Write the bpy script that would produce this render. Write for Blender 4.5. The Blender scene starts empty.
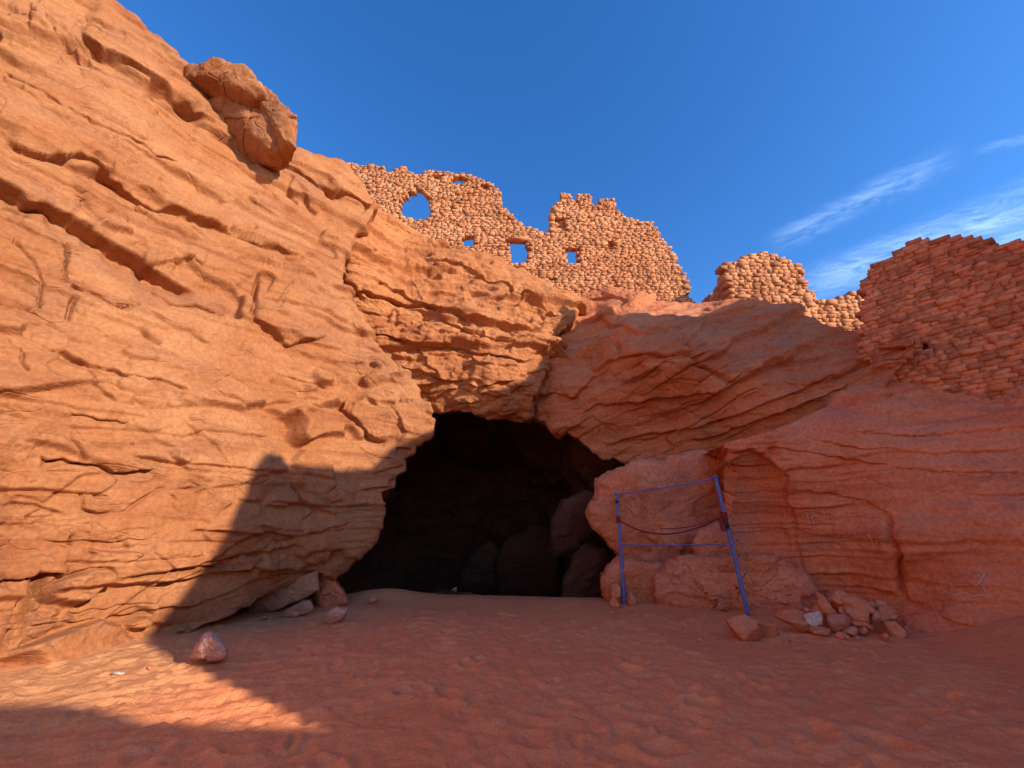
import bpy, bmesh, math, random
import numpy as np
from mathutils import Vector

random.seed(7)
RNG = np.random.default_rng(11)
scene = bpy.context.scene
COL = scene.collection
R = math.radians

# ------------------------------------------------------------------ camera
FPX = 400.0
PITCH = 20.0
EYE = np.array([0.0, 0.0, 1.6])
CP, SP = math.cos(R(PITCH)), math.sin(R(PITCH))
cam = bpy.data.cameras.new('camera')
cam.sensor_width = 36.0
cam.lens = FPX * 36.0 / 1024.0
cam.clip_start = 0.05
cam.clip_end = 3000
camo = bpy.data.objects.new('camera', cam)
COL.objects.link(camo)
camo.location = EYE
camo.rotation_euler = (R(90 + PITCH), 0, 0)
scene.camera = camo

# ------------------------------------------------------------------ sun, sky, exposure
SUN_EL = 22.0
S_H = np.array([0.82, -0.57]); S_H = S_H / np.linalg.norm(S_H)
SUN = Vector((S_H[0] * math.cos(R(SUN_EL)), S_H[1] * math.cos(R(SUN_EL)), math.sin(R(SUN_EL))))
sl = bpy.data.lights.new('sun', 'SUN')
sl.energy = 2.05
sl.angle = R(0.45)
sl.color = (1.0, 0.87, 0.70)
so = bpy.data.objects.new('sun', sl)
so.rotation_euler = SUN.to_track_quat('Z', 'Y').to_euler()
so.location = (30, -25, 20)
COL.objects.link(so)

vs = scene.view_settings
vs.view_transform = 'Standard'
vs.look = 'None'
vs.gamma = 1.0
vs.exposure = 1.65
vs.use_curve_mapping = False
scene.cycles.max_bounces = 8
scene.cycles.diffuse_bounces = 7
scene.cycles.use_denoising = True
scene.cycles.sample_clamp_indirect = 6.0
scene.cycles.adaptive_threshold = 0.02

world = bpy.data.worlds.new('World')
scene.world = world
world.use_nodes = True


def px_dir(px, py):
    a, b = (px - 512) / FPX, (384 - py) / FPX
    v = np.array([a, CP - b * SP, SP + b * CP])
    return v / np.linalg.norm(v)


class NT:
    """small helper around a node tree"""
    def __init__(self, tree):
        self.t = tree
        self.n = tree.nodes
        self.l = tree.links

    def add(self, typ, **kw):
        nd = self.n.new(typ)
        for k, v in kw.items():
            setattr(nd, k, v)
        return nd

    def put(self, sock, v):
        if isinstance(v, bpy.types.NodeSocket):
            self.l.new(v, sock)
        elif v is not None:
            if isinstance(v, (tuple, list)) and sock.type == 'RGBA' and len(v) == 3:
                v = (*v, 1.0)
            sock.default_value = v

    def math(self, op, a, b=None, c=None, clamp=False):
        nd = self.add('ShaderNodeMath', operation=op)
        nd.use_clamp = clamp
        self.put(nd.inputs[0], a)
        if b is not None: self.put(nd.inputs[1], b)
        if c is not None: self.put(nd.inputs[2], c)
        return nd.outputs[0]

    def vmath(self, op, a, b=None):
        nd = self.add('ShaderNodeVectorMath', operation=op)
        self.put(nd.inputs[0], a)
        if b is not None: self.put(nd.inputs[1], b)
        return nd.outputs['Value'] if op in ('DOT_PRODUCT', 'LENGTH') else nd.outputs[0]

    def mix(self, f, a, b, blend='MIX'):
        nd = self.add('ShaderNodeMix', data_type='RGBA', blend_type=blend)
        self.put(nd.inputs[0], f); self.put(nd.inputs[6], a); self.put(nd.inputs[7], b)
        return nd.outputs[2]

    def noise(self, vec, scale, detail=5, rough=0.55, dist=0.0):
        nd = self.add('ShaderNodeTexNoise')
        self.put(nd.inputs['Vector'], vec)
        nd.inputs['Scale'].default_value = scale
        nd.inputs['Detail'].default_value = detail
        nd.inputs['Roughness'].default_value = rough
        nd.inputs['Distortion'].default_value = dist
        return nd.outputs[0]

    def noise_col(self, vec, scale, detail=3):
        nd = self.add('ShaderNodeTexNoise')
        self.put(nd.inputs['Vector'], vec)
        nd.inputs['Scale'].default_value = scale; nd.inputs['Detail'].default_value = detail
        return nd.outputs[1]

    def ramp(self, f, lo, hi, a=0.0, b=1.0):
        nd = self.add('ShaderNodeMapRange')
        nd.interpolation_type = 'SMOOTHSTEP'
        self.put(nd.inputs[0], f)
        nd.inputs[1].default_value = lo; nd.inputs[2].default_value = hi
        nd.inputs[3].default_value = a; nd.inputs[4].default_value = b
        return nd.outputs[0]

    def mapping(self, vec, scale=(1, 1, 1), rot=(0, 0, 0), loc=(0, 0, 0)):
        nd = self.add('ShaderNodeMapping')
        self.put(nd.inputs[0], vec)
        nd.inputs['Scale'].default_value = scale
        nd.inputs['Rotation'].default_value = rot
        nd.inputs['Location'].default_value = loc
        return nd.outputs[0]


def build_world():
    w = NT(world.node_tree)
    w.n.clear()
    out = w.add('ShaderNodeOutputWorld')
    bg = w.add('ShaderNodeBackground')
    bg.inputs[1].default_value = 0.15
    sky = w.add('ShaderNodeTexSky', sky_type='NISHITA')
    sky.sun_disc = False
    sky.sun_elevation = R(SUN_EL)
    sky.sun_rotation = math.atan2(SUN.x, SUN.y)
    sky.altitude = 900
    sky.air_density = 1.0
    sky.dust_density = 0.45
    sky.ozone_density = 2.5
    hs = w.add('ShaderNodeHueSaturation')
    hs.inputs['Saturation'].default_value = 1.3
    hs.inputs['Value'].default_value = 0.66
    hs.inputs['Hue'].default_value = 0.509
    w.put(hs.inputs['Color'], sky.outputs[0])
    # thin cirrus streaks: bands round two great circles, broken up by stretched noise
    tc = w.add('ShaderNodeTexCoord')
    d = tc.outputs['Generated']
    total = None
    for (p0, p1, p2, half, amt, off) in (((775, 243), (908, 178), (850, 206), 0.034, 0.12, 0.0),
                                         ((800, 290), (1024, 206), (930, 245), 0.05, 0.20, 3.0),
                                         ((960, 255), (1100, 215), (1040, 232), 0.02, 0.25, 6.0),
                                         ((980, 150), (1080, 125), (1040, 138), 0.010, 0.12, 9.0)):
        a, b, m = px_dir(*p0), px_dir(*p1), px_dir(*p2)
        n = np.cross(a, b); n = n / np.linalg.norm(n)
        tdir = np.cross(n, m)
        across = w.vmath('DOT_PRODUCT', d, tuple(n))
        along = w.vmath('DOT_PRODUCT', d, tuple(tdir))
        L = max(abs(np.dot(a, tdir)), abs(np.dot(b, tdir)))
        comb = w.add('ShaderNodeCombineXYZ')
        w.put(comb.inputs[0], w.math('ADD', w.math('MULTIPLY', along, 8.0), w.math('MULTIPLY', across, 9.0)))
        w.put(comb.inputs[1], w.math('SUBTRACT', w.math('MULTIPLY', across, 34.0), w.math('MULTIPLY', along, 9.0)))
        comb.inputs[2].default_value = off
        nz = w.noise(comb.outputs[0], 1.9, 7, 0.66, 0.8)
        broad = w.noise(comb.outputs[0], 0.6, 2, 0.5, 0.5)
        band = w.ramp(w.math('ABSOLUTE', across), 0.0, half, 1.0, 0.0)
        ends = w.ramp(w.math('ABSOLUTE', along), L * 0.55, L * 1.25, 1.0, 0.0)
        front = w.ramp(w.vmath('DOT_PRODUCT', d, tuple(m)), 0.3, 0.6)
        c = w.math('MULTIPLY', w.math('MULTIPLY', band, ends), w.ramp(w.math('ADD', nz, w.math('MULTIPLY', broad, 0.4)), 0.48, 1.0))
        c = w.math('MULTIPLY', w.math('MULTIPLY', c, front), amt * 1.5)
        total = c if total is None else w.math('MAXIMUM', total, c)
    col = w.mix(total, hs.outputs[0], (3.4, 4.4, 5.9))
    w.put(bg.inputs[0], col)
    w.put(out.inputs[0], bg.outputs[0])


build_world()

# ------------------------------------------------------------------ noise in numpy
_perm = RNG.permutation(256).astype(np.int32)
_perm = np.concatenate([_perm, _perm, _perm])
_g = RNG.normal(size=(256, 3)).astype(np.float32)
_g /= np.linalg.norm(_g, axis=1, keepdims=True)


def perlin(P):
    P = np.asarray(P, np.float32)
    i = np.floor(P).astype(np.int32)
    f = P - i
    i &= 255
    u = f * f * f * (f * (f * 6 - 15) + 10)
    out = np.zeros(len(P), np.float32)
    for dx in (0, 1):
        wx = u[:, 0] if dx else 1 - u[:, 0]
        hx = _perm[i[:, 0] + dx]
        for dy in (0, 1):
            wy = u[:, 1] if dy else 1 - u[:, 1]
            hy = _perm[hx + ((i[:, 1] + dy) & 255)]
            for dz in (0, 1):
                wz = u[:, 2] if dz else 1 - u[:, 2]
                h = _perm[hy + ((i[:, 2] + dz) & 255)] & 255
                g = _g[h]
                dot = g[:, 0] * (f[:, 0] - dx) + g[:, 1] * (f[:, 1] - dy) + g[:, 2] * (f[:, 2] - dz)
                out += wx * wy * wz * dot
    return out * 1.6


def fbm(P, octaves=4, lac=2.03, gain=0.5):
    out = 0; a = 1.0; Q = np.asarray(P, np.float32)
    for o in range(octaves):
        out = out + a * perlin(Q + 17.3 * o)
        Q = Q * lac; a *= gain
    return out


def ridged(P, octaves=4, gain=0.5):
    out = 0; a = 1.0; Q = np.asarray(P, np.float32)
    for o in range(octaves):
        out = out + a * (1 - 2 * np.abs(perlin(Q + 9.1 * o)))
        Q = Q * 2.07; a *= gain
    return out


def hash3(i, k):
    h = _perm[(_perm[(_perm[i[:, 0] & 255] + i[:, 1]) & 255] + i[:, 2]) & 255]
    return _perm[(h + 37 * k) & 255].astype(np.float32) / 255.0


def voronoi(P, jitter=0.9):
    """F1, F2 and three random numbers of the nearest cell, plus offset to its centre"""
    P = np.asarray(P, np.float32)
    base = np.floor(P).astype(np.int32)
    n = len(P)
    f1 = np.full(n, 9, np.float32); f2 = np.full(n, 9, np.float32)
    best = np.zeros((n, 3), np.int32); off = np.zeros((n, 3), np.float32)
    for dx in (-1, 0, 1):
        for dy in (-1, 0, 1):
            for dz in (-1, 0, 1):
                c = base + np.array([dx, dy, dz], np.int32)
                q = np.stack([hash3(c, 1), hash3(c, 2), hash3(c, 3)], 1)
                v = P - (c + 0.5 + jitter * (q - 0.5))
                dd = np.sqrt((v * v).sum(1))
                near = dd < f1
                f2 = np.where(near, f1, np.minimum(f2, dd))
                f1 = np.where(near, dd, f1)
                best[near] = c[near]; off[near] = v[near]
    return f1, f2, np.stack([hash3(best, 4), hash3(best, 5), hash3(best, 6)], 1), off


def plates(P, scale, warp=0.25, tilt=0.5, gap=0.03):
    """slab-like steps: every cell a raised or sunk tilted face with a worn joint"""
    Q = P * np.asarray(scale, np.float32)
    Q = Q + warp * np.stack([perlin(Q * 1.7 + 3), perlin(Q * 1.7 + 31), perlin(Q * 1.7 + 57)], 1)
    f1, f2, r, off = voronoi(Q)
    h = (r[:, 0] - 0.5) + tilt * (off[:, 0] * (r[:, 1] - 0.5) + off[:, 2] * (r[:, 2] - 0.5)) * 2
    edge = np.clip((f2 - f1) / gap, 0, 1)
    h = h * sstep(f2 - f1, 0.0, 0.03)
    return h, edge


def bed_steps(Q, bed, freq, along):
    """overlapping beds: each stands out most at its lower edge and leans back above it"""
    fr = bed * freq + 0.16 * perlin(Q * 0.45 + 70) + 0.05 * perlin(Q * 2.1 + 7)
    i = np.floor(fr); f = fr - i
    a = perlin(np.stack([i * 7.31 + 0.5, Q[:, 0] * along, Q[:, 1] * along], 1))
    b = perlin(np.stack([i * 3.17 + 40.5, Q[:, 0] * along * 3.1, Q[:, 1] * along * 3.1], 1))
    g = sstep(a + 0.35 * b, -0.15, 0.45)
    return g * (1 - f) ** 1.15 * sstep(f, 0.0, 0.03 * max(1.0, freq * 0.6))


def sstep(x, a, b):
    t = np.clip((x - a) / (b - a), 0, 1)
    return t * t * (3 - 2 * t)


# ------------------------------------------------------------------ picture rays and surfaces
def U(px, py, t):
    px = np.asarray(px, float); py = np.asarray(py, float); t = np.asarray(t, float)
    a, b = (px - 512) / FPX, (384 - py) / FPX
    return np.stack([EYE[0] + t * a, EYE[1] + t * (CP - b * SP), EYE[2] + t * (SP + b * CP)], -1)


def to_px(P):
    P = np.asarray(P, float) - EYE
    fwd = P[..., 1] * CP + P[..., 2] * SP
    up = -P[..., 1] * SP + P[..., 2] * CP
    fwd = np.maximum(fwd, 0.05)
    return 512 + FPX * P[..., 0] / fwd, 384 - FPX * up / fwd


def at_y(px, py, y):
    b = (384 - py) / FPX
    return U(px, py, y / (CP - b * SP))


class TPS:
    def __init__(self, pts, smooth=1e-4):
        p = np.array(pts, float)
        self.c = p[:, :2] / 300.0
        n = len(p)
        K = self._phi(self._d(self.c, self.c)) + smooth * np.eye(n)
        Pm = np.hstack([np.ones((n, 1)), self.c])
        A = np.zeros((n + 3, n + 3))
        A[:n, :n] = K; A[:n, n:] = Pm; A[n:, :n] = Pm.T
        self.w = np.linalg.solve(A, np.concatenate([np.log(p[:, 2]), np.zeros(3)]))

    @staticmethod
    def _d(a, b):
        return np.sqrt(((a[:, None] - b[None]) ** 2).sum(2))

    @staticmethod
    def _phi(r):
        return np.where(r > 1e-9, r * r * np.log(np.maximum(r, 1e-9)), 0)

    def __call__(self, px, py):
        q = np.stack([np.ravel(px), np.ravel(py)], 1) / 300.0
        out = np.zeros(len(q))
        for s in range(0, len(q), 60000):
            qq = q[s:s + 60000]
            out[s:s + 60000] = self._phi(self._d(qq, self.c)) @ self.w[:-3] + self.w[-3] + qq @ self.w[-2:]
        return np.exp(out).reshape(np.shape(px))


def curve(pts):
    p = np.array(pts, float)
    return lambda x: np.interp(x, p[:, 0], p[:, 1])


def seg_dist(px, py, line):
    """signed distance to a polyline (positive above it in the picture) and position 0..1 along it"""
    line = np.array(line, float)
    seg = np.diff(line, axis=0)
    L = np.sqrt((seg ** 2).sum(1)); cum = np.concatenate([[0], np.cumsum(L)])
    best = np.full(px.shape, 1e9); sgn = np.ones(px.shape); pos = np.zeros(px.shape)
    for k in range(len(seg)):
        dx, dy = seg[k] / L[k]
        rx, ry = px - line[k, 0], py - line[k, 1]
        a = rx * dx + ry * dy
        ac = np.clip(a, 0, L[k])
        ex, ey = rx - ac * dx, ry - ac * dy
        d = np.sqrt(ex * ex + ey * ey)
        side = -(dx * ry - dy * rx)          # >0 when above for lines drawn left to right
        m = d < best
        best = np.where(m, d, best)
        sgn = np.where(m, np.where(side >= 0, 1.0, -1.0), sgn)
        pos = np.where(m, (cum[k] + ac) / cum[-1], pos)
    return best * sgn, pos


def link_mesh(name, V, F, mat, origin=None, parent=None, smooth=True, uvless=True):
    V = np.asarray(V, np.float32)
    o0 = np.zeros(3, np.float32) if origin is None else np.asarray(origin, np.float32)
    me = bpy.data.meshes.new(name)
    if isinstance(F, np.ndarray):
        nq, k = F.shape
        me.vertices.add(len(V)); me.vertices.foreach_set('co', (V - o0).ravel())
        me.loops.add(nq * k); me.loops.foreach_set('vertex_index', F.astype(np.int32).ravel())
        me.polygons.add(nq)
        me.polygons.foreach_set('loop_start', np.arange(0, nq * k, k, dtype=np.int32))
        me.polygons.foreach_set('loop_total', np.full(nq, k, np.int32))
        me.update(calc_edges=True)
    else:
        me.from_pydata([tuple(map(float, v - o0)) for v in V], [], F)
        me.update()
    if smooth:
        me.polygons.foreach_set('use_smooth', np.ones(len(me.polygons), bool))
    me.materials.append(mat)
    ob = bpy.data.objects.new(name, me)
    if parent is None:
        ob.location = tuple(map(float, o0))
    else:
        ob.parent = parent
        ob.location = tuple(float(a) - b for a, b in zip(o0, parent.location))
    COL.objects.link(ob)
    return ob


def tag(o, label=None, cat=None, group=None, kind=None):
    if label: o['label'] = label
    if cat: o['category'] = cat
    if group: o['group'] = group
    if kind: o['kind'] = kind
    return o


def grid_faces(ny, nx, flip=False):
    i = np.arange(ny * nx).reshape(ny, nx)
    a, b, c, d = i[:-1, :-1].ravel(), i[:-1, 1:].ravel(), i[1:, 1:].ravel(), i[1:, :-1].ravel()
    return np.stack([a, b, c, d] if flip else [a, d, c, b], 1)


def grid_normals(P):
    du = np.gradient(P, axis=1); dv = np.gradient(P, axis=0)
    n = np.cross(dv, du)
    n /= np.maximum(np.linalg.norm(n, axis=2, keepdims=True), 1e-9)
    return n


def smooth_grid(A, it):
    for _ in range(it):
        B = A.copy()
        B[1:-1] = (A[:-2] + 2 * A[1:-1] + A[2:]) / 4
        C = B.copy()
        C[:, 1:-1] = (B[:, :-2] + 2 * B[:, 1:-1] + B[:, 2:]) / 4
        A = C
    return A


def even_out(A, X, Y):
    """where columns lie closer together than rows, average along the rows so that steps do not come out as combs"""
    dx = np.abs(np.gradient(X, axis=1)); dy = np.abs(np.gradient(Y, axis=0))
    k = np.clip(dy / np.maximum(dx, 1e-3) - 0.6, 0, 2.5)[..., None] / 2.5
    B = A
    for _ in range(10):
        C = B.copy(); C[:, 1:-1] = (B[:, :-2] + 2 * B[:, 1:-1] + B[:, 2:]) / 4; B = C
    return A + k * (B - A)


def rock_patch(name, PX, PY, tps, mat, ledges=(), cracks=(), dints=(), skirt=(), amp=1.0, strata=0.06, plate=0.10,
               plate_scale=(0.9, 0.9, 1.6), dip=(0, 0, 1), seed=0.0, rough=0.03, beds=(), tilt=0.5, seams=()):
    """a sheet of rock face over picture rays at real distances, with shelves, joints and beds as geometry,
    and flanks carried back into the hill along `skirt` sides"""
    T = tps(PX, PY)
    P = U(PX, PY, T)
    X, Y = PX.copy(), PY.copy()
    mask = np.ones(PX.shape)
    for side, vec, steps, fan in skirt:
        vec = np.array(vec, float)
        ax = 0 if side in 'tb' else 1
        edge = {'t': P[:1], 'b': P[-1:], 'l': P[:, :1], 'r': P[:, -1:]}[side]
        ex = {'t': X[:1], 'b': X[-1:], 'l': X[:, :1], 'r': X[:, -1:]}[side]
        ey = {'t': Y[:1], 'b': Y[-1:], 'l': Y[:, :1], 'r': Y[:, -1:]}[side]
        view = edge - EYE
        view[..., 2] = 0
        view /= np.linalg.norm(view, axis=-1, keepdims=True)
        rows = []
        for s in steps:
            rows.append(edge + s * (view * fan + vec))
        ones = [np.zeros(ex.shape)] * len(steps)
        if side in 'tl':
            rows = rows[::-1]
            P = np.concatenate(rows + [P], ax); mask = np.concatenate(ones + [mask], ax)
            X = np.concatenate([ex] * len(steps) + [X], ax); Y = np.concatenate([ey] * len(steps) + [Y], ax)
        else:
            P = np.concatenate([P] + rows, ax); mask = np.concatenate([mask] + ones, ax)
            X = np.concatenate([X] + [ex] * len(steps), ax); Y = np.concatenate([Y] + [ey] * len(steps), ax)
    N = grid_normals(P)
    # normals must face the viewer on the face itself
    c = ((P - EYE) * N).sum(2)
    if np.median(c) > 0:
        N = -N
        flip = True
    else:
        flip = False
    ny, nx = X.shape
    Q = P.reshape(-1, 3) + seed
    Nf = smooth_grid(N, 6).reshape(-1, 3)
    Nf /= np.maximum(np.linalg.norm(Nf, axis=1, keepdims=True), 1e-9)
    scale_px = (np.linalg.norm(P - EYE, axis=2) / FPX).ravel()
    # low swell, slabs, beds, grain
    h = amp * 0.16 * fbm(Q * 0.42, 3)
    ph, pe = plates(Q, plate_scale, 0.3, tilt)
    m1 = sstep(fbm(Q * 0.35 + 40, 2), -0.35, 0.45)
    h += plate * (0.35 + 0.65 * m1) * ph - plate * 0.35 * (1 - pe) * m1
    ph, pe = plates(Q + 5, np.array(plate_scale) * 2.7, 0.3, tilt)
    m2 = sstep(fbm(Q * 0.6 + 80, 2), -0.3, 0.5)
    h += plate * 0.42 * m2 * ph - plate * 0.16 * (1 - pe) * m2
    ph, pe = plates(Q + 15, np.array(plate_scale) * 7.0, 0.45, 0.8)
    m3 = sstep(fbm(Q * 1.1 + 120, 2), -0.1, 0.5)
    h += plate * 0.24 * m3 * ph
    dipv = np.array(dip, float); dipv /= np.linalg.norm(dipv)
    bed = Q @ dipv + 0.14 * fbm(Q * 0.3 + 11, 2)
    b1 = np.stack([bed * 3.1, Q[:, 0] * 0.25, Q[:, 1] * 0.25], 1)
    b2 = np.stack([bed * 9.0, Q[:, 0] * 0.5, Q[:, 1] * 0.5], 1)
    st = fbm(b1, 2)
    h += strata * (st + 0.5 * perlin(b2)) * (0.4 + 0.8 * m2)
    for (fq, am, along) in beds:
        h += am * bed_steps(Q, bed, fq, along)
    for (fq, dp, wd_, cut) in seams:            # thin open bedding joints, here and there
        fr = bed * fq + 0.22 * perlin(Q * 0.7 + 33) + 0.04 * perlin(Q * 4 + 3)
        ii = np.round(fr); dd = np.abs(fr - ii) / fq
        mk = sstep(perlin(np.stack([ii * 5.17 + 0.5, Q[:, 0] * 0.42, Q[:, 1] * 0.42], 1)), cut, cut + 0.12)
        h -= dp * mk * np.exp(-(dd / wd_) ** 2)
        h += 0.45 * dp * mk * np.exp(-np.maximum(fr - ii, 0) / fq / 0.15) * (fr > ii)
    h += rough * fbm(Q * 2.6, 4, gain=0.55) + rough * 0.8 * ridged(Q * 1.3 + 4, 3) * 0.5
    h = even_out(smooth_grid(h.reshape(ny, nx, 1), 1), X, Y).ravel()
    D = Nf * h[:, None]
    xf, yf = X.ravel(), Y.ravel()
    wob = 2.4 * fbm(np.stack([xf / 19.0, yf / 19.0, np.full(xf.shape, seed)], 1), 2)
    var = 0.75 + 0.5 * perlin(np.stack([xf / 22.0, yf / 22.0, np.full(xf.shape, seed + 3)], 1))
    for (line, A, B, wu, wd, lip) in ledges:
        l = np.array(line, float)
        pad = 4 * max(wu, wd) + 10
        sel = np.where((xf > l[:, 0].min() - pad) & (xf < l[:, 0].max() + pad) & (yf > l[:, 1].min() - pad) & (yf < l[:, 1].max() + pad))[0]
        if not len(sel): continue
        s, pos = seg_dist(xf[sel], yf[sel], l)
        s = s + wob[sel]
        end = sstep(pos, 0.0, 0.07) * sstep(1 - pos, 0.0, 0.07)
        # beyond the ends of the line nothing happens
        d0 = np.hypot(xf[sel] - l[0, 0], yf[sel] - l[0, 1]); d1 = np.hypot(xf[sel] - l[-1, 0], yf[sel] - l[-1, 1])
        up = np.exp(-np.maximum(s, 0) / (2.2 * wu)); dn = np.exp(-np.maximum(-s, 0) / wd)
        tw = 0.6 + 1.8 * (A + B)
        k = sstep(s, -tw, 0.8)
        g = var[sel] * end
        hh = g * (0.62 * A * up * k - B * dn * (1 - k))
        D[sel] += Nf[sel] * hh[:, None]
        lp = g * 1.6 * lip * scale_px[sel] * np.exp(-np.abs(s - 1) / 4.5) * sstep(s, -1.0 - tw, 0.8)
        D[sel, 2] -= lp
    for (line, B, w) in cracks:
        l = np.array(line, float)
        pad = 4 * w + 8
        sel = np.where((xf > l[:, 0].min() - pad) & (xf < l[:, 0].max() + pad) & (yf > l[:, 1].min() - pad) & (yf < l[:, 1].max() + pad))[0]
        if not len(sel): continue
        s, pos = seg_dist(xf[sel], yf[sel], l)
        s = s + 0.7 * wob[sel]
        end = sstep(pos, 0.0, 0.15) * sstep(1 - pos, 0.0, 0.15)
        hh = -1.9 * B * np.exp(-(s / w) ** 2) * end * var[sel]
        D[sel] += Nf[sel] * hh[:, None]
    for (cx, cy, rx, ry, rot, B) in dints:      # pits and hollows (B > 0 sinks, B < 0 swells)
        c0, s0 = math.cos(R(rot)), math.sin(R(rot))
        dx, dy = xf - cx, yf - cy
        a = (dx * c0 + dy * s0) / rx; b = (-dx * s0 + dy * c0) / ry
        rr = np.maximum(np.maximum(np.abs(a), np.abs(b)), 0.72 * np.abs(a + 0.8 * b)) + 0.10 * wob
        w = (1 - sstep(rr, 0.85, 1.12)) * (np.clip(0.55 - 0.5 * b, 0.05, 1.0) if B > 0 else 1.0)
        D -= Nf * (B * w)[:, None]
    D = even_out(D.reshape(ny, nx, 3), X, Y).reshape(-1, 3)
    V = P.reshape(-1, 3) + D
    ob = link_mesh(name, V, grid_faces(ny, nx, flip), mat)
    return ob


# ------------------------------------------------------------------ materials
def rock_material(name, base, pale, dark, bedscale=3.0, bump=0.5, vein=0.0, dip=(0, 0, 0), grey=None, rough=0.92, bedbump=0.3, island=False, joints=1.0):
    m = bpy.data.materials.new(name)
    m.use_nodes = True
    t = NT(m.node_tree)
    t.n.clear()
    out = t.add('ShaderNodeOutputMaterial')
    b = t.add('ShaderNodeBsdfPrincipled')
    b.inputs['Roughness'].default_value = rough
    b.inputs['Specular IOR Level'].default_value = 0.18
    geo = t.add('ShaderNodeNewGeometry')
    pos = geo.outputs['Position']
    big = t.noise(pos, 0.55, 4, 0.6, 0.6)
    mid = t.noise(pos, 2.3, 6, 0.65, 0.3)
    fine = t.noise(pos, 16.0, 5, 0.7)
    bedv = t.mapping(pos, (0.35, 0.35, bedscale), dip)
    beds = t.noise(bedv, 1.0, 6, 0.62, 0.5)
    c = t.mix(t.ramp(big, 0.32, 0.68), base, pale)
    c = t.mix(t.ramp(beds, 0.47, 0.72, 0, 0.85), c, dark)
    c = t.mix(t.ramp(mid, 0.52, 0.76, 0, 0.55), c, pale)
    c = t.mix(t.ramp(mid, 0.46, 0.26, 0, 0.6), c, dark)
    if grey:
        g = t.noise(t.mapping(pos, (0.5, 0.5, 0.9), (0.3, 0.2, 0), (3, 1, 5)), 0.8, 5, 0.6, 0.8)
        c = t.mix(t.ramp(g, 0.5, 0.72, 0, 0.75), c, grey)
    sp = t.ramp(fine, 0.3, 0.7, 0.82, 1.16)
    if island:
        ri = geo.outputs['Random Per Island']
        sp = t.math('MULTIPLY', sp, t.ramp(ri, 0, 1, 0.72, 1.2))
        c = t.mix(t.ramp(t.math('FRACT', t.math('MULTIPLY', ri, 7.3)), 0.55, 1.0, 0, 0.5), c, pale)
    hs = t.add('ShaderNodeHueSaturation')
    t.put(hs.inputs['Color'], c); t.put(hs.inputs['Value'], sp)
    c = hs.outputs[0]
    if vein:
        v = t.noise(pos, 7.0, 4, 0.75, 1.2)
        c = t.mix(t.ramp(v, 0.66, 0.74, 0, vein), c, (0.62, 0.50, 0.42))
    t.put(b.inputs['Base Color'], c)
    bn = t.noise(pos, 7.0, 5, 0.68, 0.2)
    bb = t.noise(t.mapping(pos, (0.8, 0.8, 9.0), dip), 1.3, 4, 0.65, 0.3)
    gr = t.noise(pos, 60.0, 2, 0.7)
    hgt = t.math('ADD', t.math('MULTIPLY', bn, 0.6), t.math('ADD', t.math('MULTIPLY', bb, bedbump), t.math('MULTIPLY', gr, 0.12)))
    # hairline joints and chipped facets
    wv = joints and t.vmath('ADD', t.mapping(pos, (0.8, 0.8, 1.9), dip), t.vmath('MULTIPLY', t.noise_col(pos, 1.4, 3), (0.55, 0.55, 0.55)))
    for sc, lim, wt, msc in ((0.75, 0.022, 0.55, 0.9), (2.1, 0.03, 0.30, 1.7)) if joints else ():
        vo = t.add('ShaderNodeTexVoronoi', feature='DISTANCE_TO_EDGE')
        t.put(vo.inputs['Vector'], wv); vo.inputs['Scale'].default_value = sc
        ed = t.ramp(vo.outputs['Distance'], 0.0, lim, 1.0, 0.0)
        mk = t.ramp(t.noise(pos, msc, 3, 0.6), 0.48, 0.62)
        hgt = t.math('SUBTRACT', hgt, t.math('MULTIPLY', t.math('MULTIPLY', ed, mk), wt * joints))
    if joints:
        vf = t.add('ShaderNodeTexVoronoi', feature='F1', distance='CHEBYCHEV')
        t.put(vf.inputs['Vector'], wv); vf.inputs['Scale'].default_value = 4.2
        fm = t.ramp(t.noise(pos, 1.1, 2, 0.6, 0.3), 0.45, 0.65)
        hgt = t.math('ADD', hgt, t.math('MULTIPLY', t.math('MULTIPLY', vf.outputs['Distance'], fm), 0.55 * joints))
    bp = t.add('ShaderNodeBump')
    bp.inputs['Strength'].default_value = bump
    bp.inputs['Distance'].default_value = 0.12
    t.put(bp.inputs['Height'], hgt)
    t.put(b.inputs['Normal'], bp.outputs[0])
    t.put(out.inputs[0], b.outputs[0])
    return m


M_LEFT = rock_material('orange_sandstone', (0.355, 0.130, 0.048), (0.425, 0.182, 0.075), (0.245, 0.075, 0.028), 2.5, 0.48, bedbump=0.12, grey=(0.30, 0.125, 0.06))
M_BOUNCE = rock_material('bounce_sandstone', (0.58, 0.28, 0.13), (0.64, 0.34, 0.17), (0.48, 0.20, 0.09), 2.5, 0.4)  # pale rock of the unseen cliff added to bounce warm light into the shade
M_PINK = rock_material('pinkish_stone', (0.52, 0.245, 0.165), (0.58, 0.31, 0.22), (0.42, 0.18, 0.115), 2.5, 0.35)
M_SLAB = rock_material('tan_stone', (0.44, 0.19, 0.11), (0.50, 0.25, 0.155), (0.36, 0.14, 0.078), 2.5, 0.4)
M_HANG = rock_material('ochre_sandstone', (0.40, 0.142, 0.050), (0.46, 0.188, 0.072), (0.32, 0.095, 0.034), 3.5, 0.55)
M_RED = rock_material('red_sandstone', (0.65, 0.19, 0.080), (0.70, 0.25, 0.118), (0.54, 0.14, 0.06), 4.0, 0.5, grey=(0.42, 0.19, 0.135))
M_WALL = rock_material('wall_stone', (0.49, 0.19, 0.080), (0.58, 0.26, 0.12), (0.40, 0.14, 0.055), 1.0, 0.4, island=True, joints=0.0)
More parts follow.
